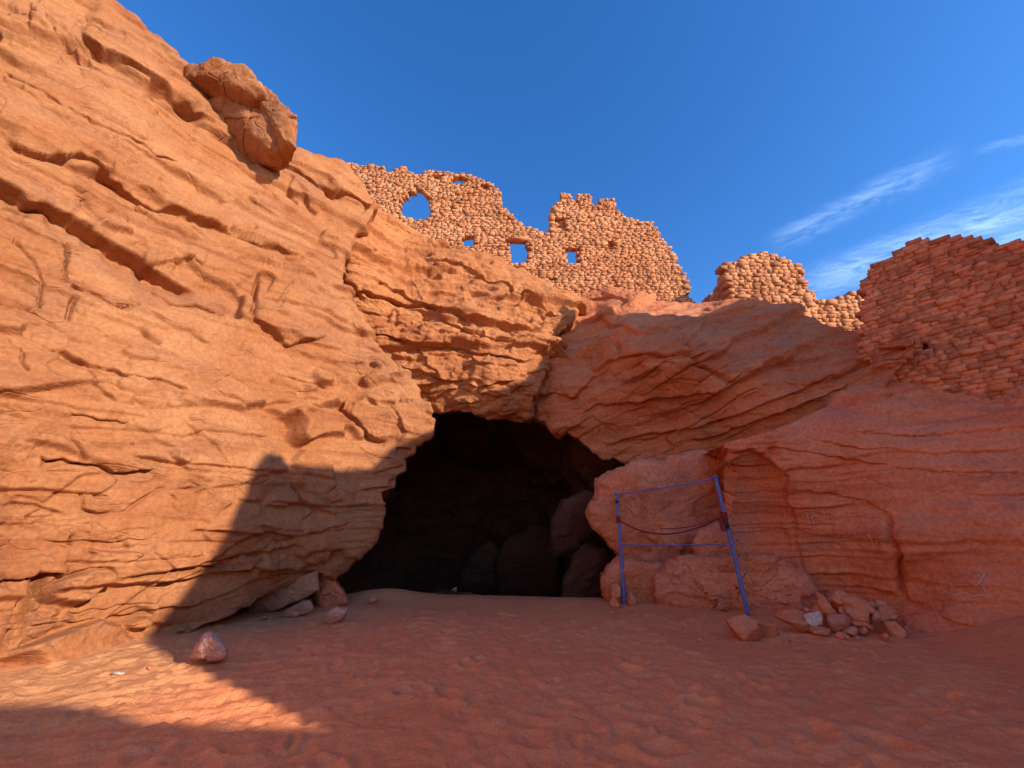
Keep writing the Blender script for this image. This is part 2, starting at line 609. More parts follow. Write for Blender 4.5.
M_WALLR = rock_material('red_wall_stone', (0.62, 0.21, 0.095), (0.68, 0.27, 0.13), (0.50, 0.145, 0.062), 1.0, 0.45, island=True, joints=0.0)
M_BOULDER = rock_material('boulder_stone', (0.62, 0.20, 0.088), (0.67, 0.28, 0.15), (0.50, 0.14, 0.06), 2.0, 0.5, vein=0.3, grey=(0.50, 0.20, 0.12))
M_RUBBLE = rock_material('rubble_stone', (0.56, 0.215, 0.12), (0.63, 0.30, 0.185), (0.40, 0.14, 0.085), 1.5, 0.5)
M_PALE = rock_material('pale_stone', (0.56, 0.42, 0.34), (0.62, 0.5, 0.42), (0.5, 0.36, 0.28), 1.5, 0.35)
M_CAVE_SHADE = rock_material('cave_shade_rock', (0.095, 0.034, 0.021), (0.12, 0.046, 0.029), (0.065, 0.022, 0.014), 2.0, 0.5)  # the cave's shade is put into this much darker rock colour


def sand_material():
    m = bpy.data.materials.new('red_sand')
    m.use_nodes = True
    t = NT(m.node_tree); t.n.clear()
    out = t.add('ShaderNodeOutputMaterial')
    b = t.add('ShaderNodeBsdfPrincipled')
    b.inputs['Roughness'].default_value = 0.97
    b.inputs['Specular IOR Level'].default_value = 0.1
    geo = t.add('ShaderNodeNewGeometry')
    pos = geo.outputs['Position']
    big = t.noise(pos, 0.45, 4, 0.6, 0.5)
    mid = t.noise(pos, 3.5, 5, 0.6, 0.4)
    fine = t.noise(pos, 70, 4, 0.75)
    c = t.mix(t.ramp(big, 0.35, 0.65), (0.80, 0.285, 0.115), (0.75, 0.245, 0.098))
    c = t.mix(t.ramp(mid, 0.5, 0.75, 0, 0.5), c, (0.64, 0.20, 0.088))
    # paler yellow sand banked under the left rock face
    sx = t.add('ShaderNodeSeparateXYZ'); t.put(sx.inputs[0], pos)
    wx = t.math('ADD', sx.outputs[0], t.math('MULTIPLY', t.math('SUBTRACT', big, 0.5), 2.0))
    c = t.mix(t.ramp(wx, -2.6, -4.6, 0, 0.85), c, (0.60, 0.28, 0.12))
    hs = t.add('ShaderNodeHueSaturation'); t.put(hs.inputs['Color'], c)
    t.put(hs.inputs['Value'], t.ramp(fine, 0.25, 0.75, 0.8, 1.18))
    t.put(b.inputs['Base Color'], hs.outputs[0])
    bp = t.add('ShaderNodeBump'); bp.inputs['Strength'].default_value = 0.7; bp.inputs['Distance'].default_value = 0.05
    n1 = t.noise(pos, 14, 6, 0.6, 0.3)
    t.put(bp.inputs['Height'], t.math('ADD', n1, t.math('MULTIPLY', fine, 0.25)))
    t.put(b.inputs['Normal'], bp.outputs[0])
    t.put(out.inputs[0], b.outputs[0])
    return m


M_SAND = sand_material()


def paint_material(name, col, col2, rough=0.5, scale=30):
    m = bpy.data.materials.new(name)
    m.use_nodes = True
    t = NT(m.node_tree); t.n.clear()
    out = t.add('ShaderNodeOutputMaterial')
    b = t.add('ShaderNodeBsdfPrincipled')
    tc = t.add('ShaderNodeTexCoord')
    n = t.noise(tc.outputs['Object'], scale, 5, 0.7)
    t.put(b.inputs['Base Color'], t.mix(t.ramp(n, 0.52, 0.66), col, col2))
    b.inputs['Roughness'].default_value = rough
    t.put(out.inputs[0], b.outputs[0])
    return m


M_BLUE = paint_material('blue_paint', (0.085, 0.14, 0.42), (0.20, 0.21, 0.30), 0.5, 16)
M_CORD = paint_material('blue_cord', (0.13, 0.14, 0.42), (0.18, 0.17, 0.40), 0.8, 20)
M_REDROPE = paint_material('red_rope', (0.22, 0.012, 0.02), (0.16, 0.01, 0.015), 0.85, 25)
M_DARK = paint_material('dark_tape', (0.02, 0.02, 0.03), (0.04, 0.03, 0.035), 0.6, 20)
M_SCRATCH = paint_material('chalky_scratch', (0.62, 0.42, 0.34), (0.55, 0.33, 0.26), 0.95, 40)

# ------------------------------------------------------------------ ground
def ground_z(x, y):
    x = np.asarray(x, float); y = np.asarray(y, float)
    z = 0.10 * fbm(np.stack([x.ravel() * 0.22, y.ravel() * 0.22, np.zeros(x.size)], 1), 2).reshape(x.shape) * 0.6
    # bank under the left face and under the right ledge, hump at the cave's left side
    z = z + 0.10 * sstep(-x, 4.5, 6.3) * sstep(y, 3.0, 6.0) * (1 - sstep(y, 7.0, 9.5))
    z = z + 0.45 * sstep(x - 0.35 * (y - 6), 6.0, 7.6) * sstep(y, 2.0, 5.0) * (1 - sstep(y, 8.0, 9.0))
    z = z + 0.22 * np.exp(-(((x + 3.1) / 1.1) ** 2 + ((y - 11.0) / 0.6) ** 2))
    z = z + 0.05 * np.exp(-((y - 10.6) / 0.8) ** 2) * sstep(x, -2.5, -1.0)
    z = z - 1.3 * sstep(y, 11.2, 13.4)
    return z


def ground_hit(px, py):
    d = U(px, py, 1.0) - EYE
    t = -EYE[2] / d[2]
    for _ in range(8):
        p = EYE + t * d
        t = (float(ground_z(np.array([p[0]]), np.array([p[1]]))[0]) - EYE[2]) / d[2]
    p = EYE + t * d
    return p, t


def build_ground():
    fx = np.arange(-7.2, 8.6, 0.026); fy = np.arange(2.2, 9.2, 0.026)
    lo = -np.geomspace(0.1, 700, 26)[::-1]
    hi = np.geomspace(0.1, 700, 26)
    xs = np.concatenate([fx[0] + lo, fx, fx[-1] + hi])
    ys = np.concatenate([fy[0] + lo, fy, np.arange(fy[-1] + 0.05, 14, 0.06), 14 + hi])
    Xg, Yg = np.meshgrid(xs, ys)
    Z = ground_z(Xg, Yg)
    inn = (Xg > -7.3) & (Xg < 8.7) & (Yg > 2.1) & (Yg < 13)
    q = np.stack([Xg[inn], Yg[inn], np.zeros(inn.sum())], 1)
    wq = q + 0.10 * np.stack([perlin(q * 3), perlin(q * 3 + 9), 0 * q[:, 0]], 1)
    d = 0.022 * fbm(wq * 3.2, 3) + 0.026 * np.minimum(0.25, np.abs(perlin(wq * 4.6 + 2))) * 2 - 0.01
    # trampled hollows
    n = 1300
    cx = RNG.uniform(-5.5, 7.5, n); cy = 2.4 + 7.5 * RNG.uniform(0, 1, n) ** 1.1
    ang = RNG.uniform(0, math.pi, n); ln = 0.045 + 0.10 * RNG.uniform(0, 1, n) ** 1.6; wd = ln * RNG.uniform(0.35, 0.8, n)
    dep = ln * RNG.uniform(0.12, 0.36, n)
    xq, yq = q[:, 0], q[:, 1]
    for k in range(n):
        sel = np.where((np.abs(xq - cx[k]) < 0.5) & (np.abs(yq - cy[k]) < 0.5))[0]
        dx, dy = xq[sel] - cx[k], yq[sel] - cy[k]
        a = dx * math.cos(ang[k]) + dy * math.sin(ang[k]); b = -dx * math.sin(ang[k]) + dy * math.cos(ang[k])
        r = np.sqrt((a / ln[k]) ** 2 + (b / wd[k]) ** 2)
        d[sel] += dep[k] * (-np.exp(-r ** 2 * 1.1) + 0.55 * np.exp(-((r - 1.7) / 0.5) ** 2))
    # scraped ridges in the sunlit strip on the left
    c0 = math.cos(R(62)); s0 = math.sin(R(62))
    a = xq * c0 - yq * s0
    rip = perlin(np.stack([(a + 0.05 * perlin(q * 2.5)) * 7.5, (xq * s0 + yq * c0) * 1.1, 0 * xq], 1))
    msk = sstep(xq, -4.9, -4.0) * (1 - sstep(xq, -1.8, -0.8)) * sstep(yq, 3.2, 4.2) * (1 - sstep(yq, 6.0, 7.0))
    d = 0.82 * d + 0.050 * rip * msk
    fade = (1 - 0.75 * sstep(yq, 7.5, 11)) * (1 - 0.6 * sstep(np.abs(xq), 5.0, 6.5))
    Z[inn] += d * fade
    V = np.stack([Xg.ravel(), Yg.ravel(), Z.ravel()], 1)
    o = link_mesh('ground', V, grid_faces(*Xg.shape, flip=True), M_SAND)
    tag(o, kind='structure')


build_ground()

# ------------------------------------------------------------------ left cliff
BACK = list(np.geomspace(0.03, 5.5, 40))


def build_left_cliff():
    tps = TPS([(-400, 720, 2.65), (-400, 560, 2.75), (-400, 400, 3.0), (-400, 100, 4.8), (-400, -120, 6.2),
               (-150, 722, 3.5), (-150, 560, 3.75), (-150, 400, 4.15), (-150, 100, 6.2), (-150, -120, 7.8),
               (0, 690, 4.45), (0, 560, 4.75), (0, 400, 5.2), (0, 300, 5.8), (0, 190, 6.4), (0, 80, 7.6), (0, 0, 8.7), (60, -120, 11.2),
               (150, 645, 6.05), (150, 520, 6.2), (150, 380, 6.75), (120, 230, 7.9), (150, 120, 9.5), (110, 0, 10.6), (185, 68, 11.4),
               (240, 612, 7.2), (240, 540, 7.2), (270, 500, 7.7), (270, 420, 8.1), (270, 350, 8.9), (230, 310, 8.8), (300, 230, 11.3),
               (250, 160, 11.6), (300, 150, 13.0), (375, 208, 14.0), (340, 260, 11.8), (350, 300, 11.4), (375, 345, 11.1),
               (330, 400, 9.7), (330, 470, 8.9), (380, 510, 9.5), (430, 415, 10.6), (410, 450, 10.3), (300, 588, 8.3), (350, 560, 9.0), (330, 540, 8.6)])
    xr = curve([(-130, 20), (0, 111), (12, 122), (30, 141), (68, 186), (110, 232), (140, 268), (150, 302), (165, 340), (185, 362), (205, 376), (214, 373),
                (222, 366), (232, 356), (245, 346), (262, 341), (290, 345), (325, 362), (350, 378), (380, 404), (400, 431), (420, 433), (432, 430),
                (444, 413), (452, 412), (458, 402), (470, 404), (474, 396), (486, 394), (492, 380), (510, 384), (528, 377), (548, 362), (566, 342),
                (578, 318), (590, 290), (600, 265), (612, 238), (625, 200), (640, 172), (655, 150), (672, 110), (690, 60), (710, 0), (740, -90), (760, -140)])
    rows = np.concatenate([np.linspace(-130, -8, 24), np.arange(-6, 760, 1.1)])
    u = np.concatenate([np.linspace(-400, -12, 50)])
    PX = []
    for r in rows:
        x1 = xr(r)
        x0 = min(-10, x1 - 40)
        a = np.linspace(-400, x0, 46, endpoint=False)
        PX.append(np.concatenate([a, np.linspace(x0, x1, 430)]))
    PX = np.array(PX)
    PY = np.repeat(rows[:, None], PX.shape[1], 1)
    L = [  # line, rise above, cut below, reach up, reach down, lip (px)
        ([(78, 40), (100, 50), (130, 62), (150, 76), (175, 98), (207, 121)], .30, .34, 14, 10, 3),
        ([(66, 40), (72, 46), (82, 57)], .12, .2, 8, 8, 1),
        ([(22, 36), (45, 48), (65, 54)], .16, .2, 9, 6, 2),
        ([(0, 66), (30, 82), (52, 97), (75, 113), (100, 127), (130, 139), (155, 155), (178, 166)], .07, .12, 9, 4, 1.5),
        ([(0, 145), (45, 160), (78, 161), (110, 178), (130, 190), (155, 204), (170, 207), (195, 220), (230, 236), (262, 244), (290, 254), (305, 259)], .22, .22, 12, 9, 3),
        ([(-60, 150), (0, 180), (28, 196), (60, 211), (90, 231), (118, 246), (142, 260), (175, 278), (200, 290)], .36, .46, 16, 17, 4),
        ([(140, 262), (165, 264), (185, 261), (205, 268)], .18, .16, 9, 8, 2),
        ([(150, 290), (172, 300), (200, 303), (225, 314)], .16, .2, 10, 7, 2),
        ([(66, 288), (95, 299), (108, 309), (122, 308), (142, 306)], .10, .14, 8, 6, 2),
        ([(40, 345), (62, 352), (82, 361), (110, 367), (145, 377), (162, 383), (188, 393)], .12, .14, 9, 5, 2),
        ([(72, 410), (105, 416), (130, 421)], .06, .10, 8, 4, 1.5),
        ([(44, 453), (80, 458), (103, 463), (117, 471), (140, 469), (158, 466)], .10, .16, 8, 5, 2),
        ([(-40, 582), (0, 580), (15, 577), (35, 572), (62, 571)], .14, .18, 9, 7, 2.5),
        ([(250, 318), (268, 330), (288, 344), (302, 340), (328, 334)], .22, .24, 10, 8, 3),
        ([(262, 150), (290, 168), (312, 179), (340, 194)], .18, .2, 9, 6, 2),
        ([(326, 186), (336, 189), (350, 192), (364, 198), (372, 206)], .14, .30, 9, 14, 3),
        ([(245, 200), (275, 218), (300, 228), (322, 238), (342, 244)], .10, .14, 8, 5, 1.5),
        ([(336, 408), (347, 412), (360, 424), (372, 436), (388, 440)], .16, .22, 9, 7, 2),
        ([(285, 372), (305, 379), (330, 386)], .05, .08, 6, 5, 1),
        ([(0, 628), (45, 622), (90, 618), (150, 612)], .04, .06, 8, 5, 1),
        ([(70, 610), (110, 606), (160, 600)], .03, .05, 6, 4, 1),
        ([(45, 540), (78, 538), (110, 541), (150, 536)], .03, .05, 6, 4, 1),
        ([(280, 170), (292, 176), (288, 190), (300, 204)], .10, .12, 6, 6, 1),
        ([(85, 20), (110, 30), (128, 38)], .08, .12, 7, 5, 1),
        ([(395, 447), (410, 448)], .12, .2, 5, 4, 1), ([(374, 472), (402, 466)], .10, .16, 5, 4, 1),
        ([(360, 490), (392, 485)], .12, .14, 5, 4, 1),
        ([(286, 190), (305, 200), (318, 214)], .10, .16, 6, 6, 2),
        ([(200, 560), (250, 548), (300, 532), (350, 520)], .05, .06, 9, 6, 1),
        ([(170, 610), (230, 590), (300, 565), (340, 548)], .06, .08, 8, 6, 1),
    ]
    C = [([(70, 240), (67, 255), (63, 272), (64, 288)], .14, 1.8), ([(74, 300), (68, 312), (66, 324)], .12, 2.4), ([(140, 330), (146, 338), (160, 346)], .12, 2.2), ([(22, 352), (18, 366), (24, 378)], .06, 1.8),
         ([(0, 95), (30, 104), (60, 120), (95, 132), (120, 150)], .07, 1.3), ([(205, 150), (226, 158), (244, 174), (285, 205)], .07, 1.3), ([(100, 192), (128, 203), (150, 219), (205, 247)], .08, 1.4),
         ([(120, 300), (146, 312), (170, 330), (192, 335), (215, 347)], .08, 1.4), ([(180, 440), (204, 431), (230, 432), (280, 438)], .06, 1.3), ([(20, 500), (45, 503), (70, 513)], .07, 1.4),
         ([(205, 395), (228, 398), (250, 407), (310, 400)], .06, 1.3), ([(10, 240), (30, 262), (40, 290), (36, 318)], .07, 1.3), ([(130, 92), (168, 112), (196, 140), (240, 166)], .07, 1.3), ([(260, 272), (258, 285), (254, 305), (250, 320)], .2, 2.0),
         ([(115, 135), (112, 152), (124, 158)], .08, 1.5), ([(88, 482), (86, 508), (100, 514), (125, 512), (145, 497), (168, 485)], .08, 1.4),
         ([(76, 532), (76, 548), (88, 558)], .10, 1.8), ([(85, 365), (95, 385), (118, 402)], .07, 1.5),
         ([(60, 430), (78, 448), (90, 460)], .06, 1.5), ([(195, 120), (192, 140), (186, 165)], .06, 2.0),
         ([(330, 412), (328, 395), (334, 385)], .06, 1.6), ([(200, 360), (235, 375), (265, 400)], .06, 1.6),
         ([(120, 248), (150, 240), (200, 262)], .05, 1.6), ([(178, 420), (215, 445), (230, 470)], .04, 1.6),
         ([(150, 210), (190, 226), (205, 244)], .07, 1.6), ([(295, 480), (300, 500), (318, 512)], .08, 1.8), ([(310, 490), (330, 505), (345, 502)], .06, 1.6)]
    D = [(263, 283, 8, 11, 25, .26), (25, 612, 9, 38, 14, .32), (306, 308, 26, 22, 25, -.10)]
    o = rock_patch('cliff', PX, PY, tps, M_LEFT, L, C, D,
                   skirt=[('r', (-0.30, 0.45, 0.0), BACK, 0.7)], seed=2.0, amp=0.6, plate=0.25, strata=0.012, rough=0.016, tilt=1.5,
                   plate_scale=(0.45, 0.45, 0.9), beds=((0.7, 0.20, 0.12), (2.1, 0.035, 0.3)), seams=((1.7, 0.13, 0.020, 0.12), (4.1, 0.06, 0.014, 0.22)))
    tag(o, kind='structure')


build_left_cliff()


def warped(left, right, top, bottom, nx, ny):
    """grid with px between left(v), right(v) and py between top(px), bottom(px)"""
    v = np.linspace(0, 1, ny)[:, None]; u = np.linspace(0, 1, nx)[None]
    lx = np.interp(v, [0, 1], left); rx = np.interp(v, [0, 1], right)
    PX = lx + (rx - lx) * u
    PY = top(PX) + (bottom(PX) - top(PX)) * v
    return PX, PY


def build_hanging_left():
    tps = TPS([(310, 185, 14.6), (375, 218, 14.9), (350, 250, 12.7), (430, 236, 16.3), (480, 246, 15.9), (530, 268, 15.6), (570, 288, 15.4),
               (320, 260, 13.2), (350, 290, 12.2), (395, 250, 14.8), (440, 275, 14.2), (450, 305, 13.2), (400, 320, 12.8), (375, 345, 12.4), (330, 340, 12.8),
               (450, 370, 11.9), (415, 385, 11.9), (500, 395, 11.6), (530, 400, 11.9), (530, 335, 12.7), (500, 310, 13.2), (560, 305, 14.2), (550, 345, 12.9),
               (460, 405, 11.7), (490, 414, 11.9), (520, 412, 12.2), (432, 404, 12.0)])
    top = curve([(300, 176), (340, 186), (375, 206), (400, 225), (430, 240), (480, 252), (510, 266), (540, 281), (565, 291), (590, 298)])
    bot = curve([(300, 350), (375, 375), (400, 392), (425, 408), (445, 412), (470, 414), (495, 417), (515, 417), (540, 408)])
    PX, PY = warped((305, 305), (584, 527), top, bot, 340, 250)
    L = [([(345, 290), (362, 291), (400, 300), (430, 305), (470, 318), (500, 322), (545, 326)], .22, .40, 14, 14, 3),
         ([(375, 282), (400, 292), (425, 303)], .14, .2, 8, 8, 2),
         ([(420, 262), (460, 268), (500, 285), (530, 300), (560, 318)], .16, .2, 10, 9, 3),
         ([(430, 245), (460, 242), (485, 248)], .10, .16, 6, 5, 2),
         ([(360, 328), (395, 338), (420, 346), (450, 344), (490, 352), (520, 360), (536, 356)], .20, .24, 9, 9, 3),
         ([(440, 318), (470, 330), (500, 338), (530, 340)], .14, .18, 7, 7, 2),
         ([(400, 365), (440, 378), (480, 384), (525, 378)], .10, .10, 8, 8, 2),
         ([(350, 246), (368, 252), (392, 254)], .10, .16, 7, 6, 2)]
    C = [([(395, 310), (394, 322), (398, 330)], .1, 2.5)]
    D = [(470, 335, 14, 6, 10, .18), (500, 345, 12, 7, 20, .16), (405, 318, 12, 10, 20, -.15), (480, 300, 18, 6, 15, .15), (530, 315, 14, 8, 30, .16)]
    o = rock_patch('overhang', PX, PY, tps, M_HANG, L, C, D, skirt=[('b', (0, 0.25, 0.40), BACK, 0.8), ('t', (0, 0.9, 0.0), BACK, 0.2), ('r', (0, 0.8, 0.1), BACK[:24], 0.4)],
                   seed=21.0, amp=0.9, plate=0.22, strata=0.08, rough=0.06, plate_scale=(0.7, 0.7, 1.9), beds=((0.9, 0.30, 0.2), (2.4, 0.12, 0.4)), tilt=1.0, seams=((2.0, 0.12, 0.025, 0.1),))
    tag(o, kind='structure')


def build_hanging_right():
    tps = TPS([(515, 300, 15.8), (515, 410, 13.2), (530, 330, 14.8), (560, 305, 15.3), (585, 292, 15.2), (548, 372, 12.8), (540, 400, 12.6), (560, 425, 12.2),
               (585, 340, 13.6), (600, 300, 14.9), (600, 320, 14.2), (650, 300, 14.2), (690, 306, 13.9), (650, 322, 12.5), (640, 348, 11.0), (690, 346, 10.7), (720, 300, 13.6), (760, 302, 12.9), (800, 320, 12.0),
               (860, 334, 10.3), (880, 340, 9.6), (912, 343, 8.7), (600, 380, 11.9), (640, 390, 11.4), (600, 440, 12.1), (620, 458, 12.0), (660, 462, 11.7),
               (740, 443, 10.7), (700, 400, 10.9), (760, 380, 10.2), (820, 370, 9.9), (800, 415, 9.8), (850, 398, 9.3), (885, 376, 9.1), (905, 356, 8.8), (700, 330, 12.2)])
    top = curve([(515, 300), (560, 300), (578, 296), (598, 291), (612, 290), (630, 298), (645, 300), (660, 304), (690, 306), (715, 303), (738, 301), (758, 298), (775, 302), (800, 314), (830, 326), (860, 331), (890, 335), (918, 341)])
    bot = curve([(515, 412), (530, 418), (548, 422), (565, 432), (585, 446), (600, 455), (630, 461), (660, 463), (700, 457), (735, 447), (765, 440), (800, 424), (850, 404), (880, 385), (900, 366), (918, 345)])
    PX, PY = warped((515, 515), (917, 917), top, bot, 430, 210)
    L = [([(560, 332), (600, 322), (640, 336), (680, 328), (720, 316), (765, 302)], .20, .22, 10, 10, 2.5),
         ([(590, 372), (610, 360), (640, 353), (690, 352), (706, 356)], .22, .24, 14, 9, 3),
         ([(568, 398), (585, 385), (610, 366)], .12, .16, 9, 8, 2),
         ([(575, 415), (600, 402), (640, 398), (690, 392), (740, 378), (790, 360), (840, 350)], .10, .14, 12, 8, 2),
         ([(600, 446), (640, 432), (690, 424), (740, 410), (790, 392), (840, 372), (880, 352)], .12, .16, 10, 9, 2),
         ([(690, 440), (740, 424), (800, 402), (850, 384)], .14, .18, 8, 8, 2),
         ([(535, 395), (555, 390), (580, 396)], .10, .14, 7, 6, 2),
         ([(590, 300), (610, 296), (630, 306)], .12, .16, 6, 6, 2),
         ([(545, 365), (570, 358), (600, 352)], .08, .12, 7, 6, 1),
         ([(700, 340), (740, 336), (790, 330)], .05, .06, 8, 6, 1),
         ([(880, 350), (900, 346), (916, 343)], .06, .2, 5, 7, 1)]
    C = [([(684, 334), (686, 345), (693, 354), (702, 366), (715, 374), (735, 386)], .16, 1.8), ([(618, 342), (622, 352), (616, 360)], .1, 2)]
    D = [(640, 405, 24, 7, -8, .08), (575, 370, 20, 10, -20, .14)]
    o = rock_patch('overhang', PX, PY, tps, M_HANG2, L, C, D, skirt=[('b', (0, 0.35, 0.32), BACK, 0.7), ('t', (0, 0.9, 0.02), BACK, 0.2), ('r', (0.1, 0.8, 0.0), BACK[:28], 0.4)],
                   seed=35.0, amp=0.8, plate=0.14, strata=0.06, rough=0.035, plate_scale=(0.5, 0.5, 1.6), dip=(-0.42, -0.1, 0.9), beds=((1.1, 0.30, 0.2), (3.2, 0.08, 0.4)), tilt=1.0, seams=((2.4, 0.09, 0.02, 0.1), (6.5, 0.04, 0.014, 0.15)))
    tag(o, kind='structure')


M_HANG2 = rock_material('rust_sandstone', (0.53, 0.165, 0.062), (0.58, 0.22, 0.095), (0.38, 0.095, 0.036), 4.5, 0.55, dip=(0.0, -0.45, 0.0), grey=(0.38, 0.17, 0.11))
build_hanging_left()
build_hanging_right()


def build_right_cliff():
    tps = TPS([(727, 443, 8.75), (727, 500, 8.95), (735, 580, 8.7), (760, 450, 8.5), (790, 425, 8.7), (830, 405, 8.9), (860, 388, 9.2), (890, 365, 9.8), (915, 350, 10.2), (960, 345, 10.4),
               (1024, 340, 9.6), (890, 390, 9.0), (940, 396, 8.5), (1024, 382, 7.75), (850, 430, 8.3), (940, 430, 7.8), (1024, 430, 7.1),
               (800, 450, 8.45), (790, 480, 8.45), (762, 478, 8.8), (760, 520, 9.1), (780, 545, 8.9), (800, 520, 8.55), (810, 575, 8.6), (800, 610, 8.6),
               (850, 500, 8.15), (860, 580, 7.95), (890, 610, 7.45), (905, 560, 7.15), (915, 580, 7.25), (950, 500, 7.2), (950, 600, 6.65), (1024, 500, 6.6), (1024, 600, 6.1), (1024, 650, 5.7), (950, 640, 6.4), (900, 645, 6.9), (820, 640, 8.4), (740, 640, 8.3),
               (1024, 720, 5.2), (900, 720, 6.5), (1150, 390, 6.7), (1150, 500, 5.6), (1150, 600, 5.2), (1150, 700, 4.6), (1300, 390, 5.8), (1300, 500, 4.9), (1300, 640, 4.3), (1300, 720, 4.0)])
    top = curve([(725, 444), (740, 441), (760, 436), (790, 425), (830, 405), (850, 392), (870, 378), (890, 358), (915, 350), (960, 346), (1024, 342), (1300, 330)])
    bot = curve([(725, 640), (800, 650), (900, 668), (1024, 720), (1300, 760)])
    cols = np.concatenate([np.arange(725, 1040, 1.2), np.linspace(1044, 1300, 40)])
    v = np.linspace(0, 1, 240)[:, None]
    PX = np.repeat(cols[None], 240, 0)
    PY = top(PX) + (bot(PX) - top(PX)) * v
    L = [([(727, 452), (745, 450), (762, 455), (776, 462), (790, 478)], .10, .16, 6, 10, 2),
         ([(770, 446), (820, 452), (870, 462), (930, 470), (1010, 474), (1100, 476)], .05, .07, 9, 6, 1.5),
         ([(800, 436), (860, 446), (930, 452), (1030, 448)], .05, .07, 9, 6, 1.5),
         ([(850, 428), (900, 432), (980, 431), (1060, 424)], .07, .09, 8, 6, 2),
         ([(930, 398), (960, 402), (1000, 394), (1060, 390), (1150, 392)], .10, .14, 8, 7, 2),
         ([(960, 494), (1000, 496), (1060, 494)], .04, .06, 8, 5, 1),
         ([(790, 490), (830, 492), (870, 500), (890, 515)], .04, .07, 9, 8, 1),
         ([(905, 602), (950, 600), (1024, 602), (1150, 600)], .03, .06, 10, 6, 1),
         ([(940, 618), (985, 628), (1030, 650)], .05, .05, 10, 8, 1)]
    C = [([(830, 408), (850, 404), (880, 400), (905, 394)], .08, 1.6), ([(887, 512), (893, 545), (900, 575), (903, 602)], .16, 3.5),
         ([(790, 500), (796, 540), (806, 590)], .06, 2.2)]
    D = [(752, 512, 36, 60, -10, .22), (860, 545, 30, 40, 10, -.04), (1000, 410, 30, 9, 0, .07)]
    o = rock_patch('cliff', PX, PY, tps, M_RED, L, C, D, skirt=[('l', (0.2, 0.7, 0.0), BACK, 0.5), ('t', (0, 0.8, 0.02), BACK[:32], 0.3)],
                   seed=51.0, amp=0.45, plate=0.06, strata=0.04, rough=0.02, plate_scale=(0.5, 0.5, 1.4), beds=((1.3, 0.10, 0.2), (4.2, 0.05, 0.3)), tilt=1.0, seams=((3.0, 0.06, 0.016, 0.1), (8.0, 0.035, 0.012, 0.15)))
    tag(o, kind='structure')


build_right_cliff()

# ------------------------------------------------------------------ cave
def build_cave():
    ny, na = 110, 150
    s = np.linspace(0, 1, ny)[:, None]
    a = np.linspace(-0.12, 1.12, na)[None] * math.pi
    y = 12.5 + 12.0 * s + 0 * a
    half = np.interp(s, [0, .06, .2, .6, 1], [7.6, 6.0, 5.0, 4.4, 0.4])
    hgt = np.interp(s, [0, .06, .2, .6, 1], [7.4, 7.2, 6.6, 5.4, 0.5])
    cx = np.interp(s, [0, .1, .5, 1], [-0.6, -1.4, -1.6, -1.4])
    X = cx - half * np.cos(a) * (0.75 + 0.25 * np.abs(np.cos(a)))
    Z = -0.3 + hgt * np.sign(np.sin(a)) * np.abs(np.sin(a)) ** 0.8
    P = np.stack([X, y, Z + 0 * a], 2)
    N = grid_normals(P)
    Q = P.reshape(-1, 3)
    ph, pe = plates(Q + 90, (0.45, 0.45, 1.0), 0.4, 0.5)
    h = 0.5 * fbm(Q * 0.5 + 3, 3) + 0.5 * ph + 0.06 * fbm(Q * 2.5, 3)
    V = Q + N.reshape(-1, 3) * h[:, None]
    o = link_mesh('cave', V, grid_faces(ny, na), M_CAVE_SHADE)
    tag(o, kind='structure')


build_cave()


def build_bedrock():
    """the hill behind the overhangs that carries the ruins"""
    xs = np.linspace(-14, 22, 120); ss = np.linspace(0, 1, 60)
    X, Sg = np.meshgrid(xs, ss)
    crest = np.interp(xs, [-14, -6, 0, 3, 8, 10, 12, 14, 22], [13.0, 13.2, 10.6, 9.4, 8.4, 8.0, 7.6, 7.4, 6.5])
    Y = np.where(Sg < 0.5, 14.6 + 0.4 * Sg, 14.8 + (Sg - 0.5) * 60)
    front = np.interp(xs, [-14, -6, 8, 12, 22], [0, 0, 0, -2.5, -5])
    Y = Y + front[None]
    Z = np.where(Sg < 0.5, 1.0 + (crest[None] - 1.0) * Sg * 2, crest[None] - (Sg - 0.5) * 3)
    P = np.stack([X, Y, Z], 2)
    h = 0.35 * fbm(P.reshape(-1, 3) * 0.5, 4)
    V = P.reshape(-1, 3) + np.stack([0 * h, -h, 0.5 * h], 1)
    # leave the cave open: only the strips right and left of it and above it reach down
    m = (X > -6.5) & (X < 4.5)
    V = V.reshape(60, 120, 3)
    lowz = np.where(m, 6.8, -0.5)
    V[..., 2] = np.where(Sg < 0.5, np.maximum(V[..., 2], lowz), V[..., 2])
    o = link_mesh('cliff', V.reshape(-1, 3), grid_faces(60, 120, flip=True), M_RED)
    tag(o, kind='structure')


build_bedrock()


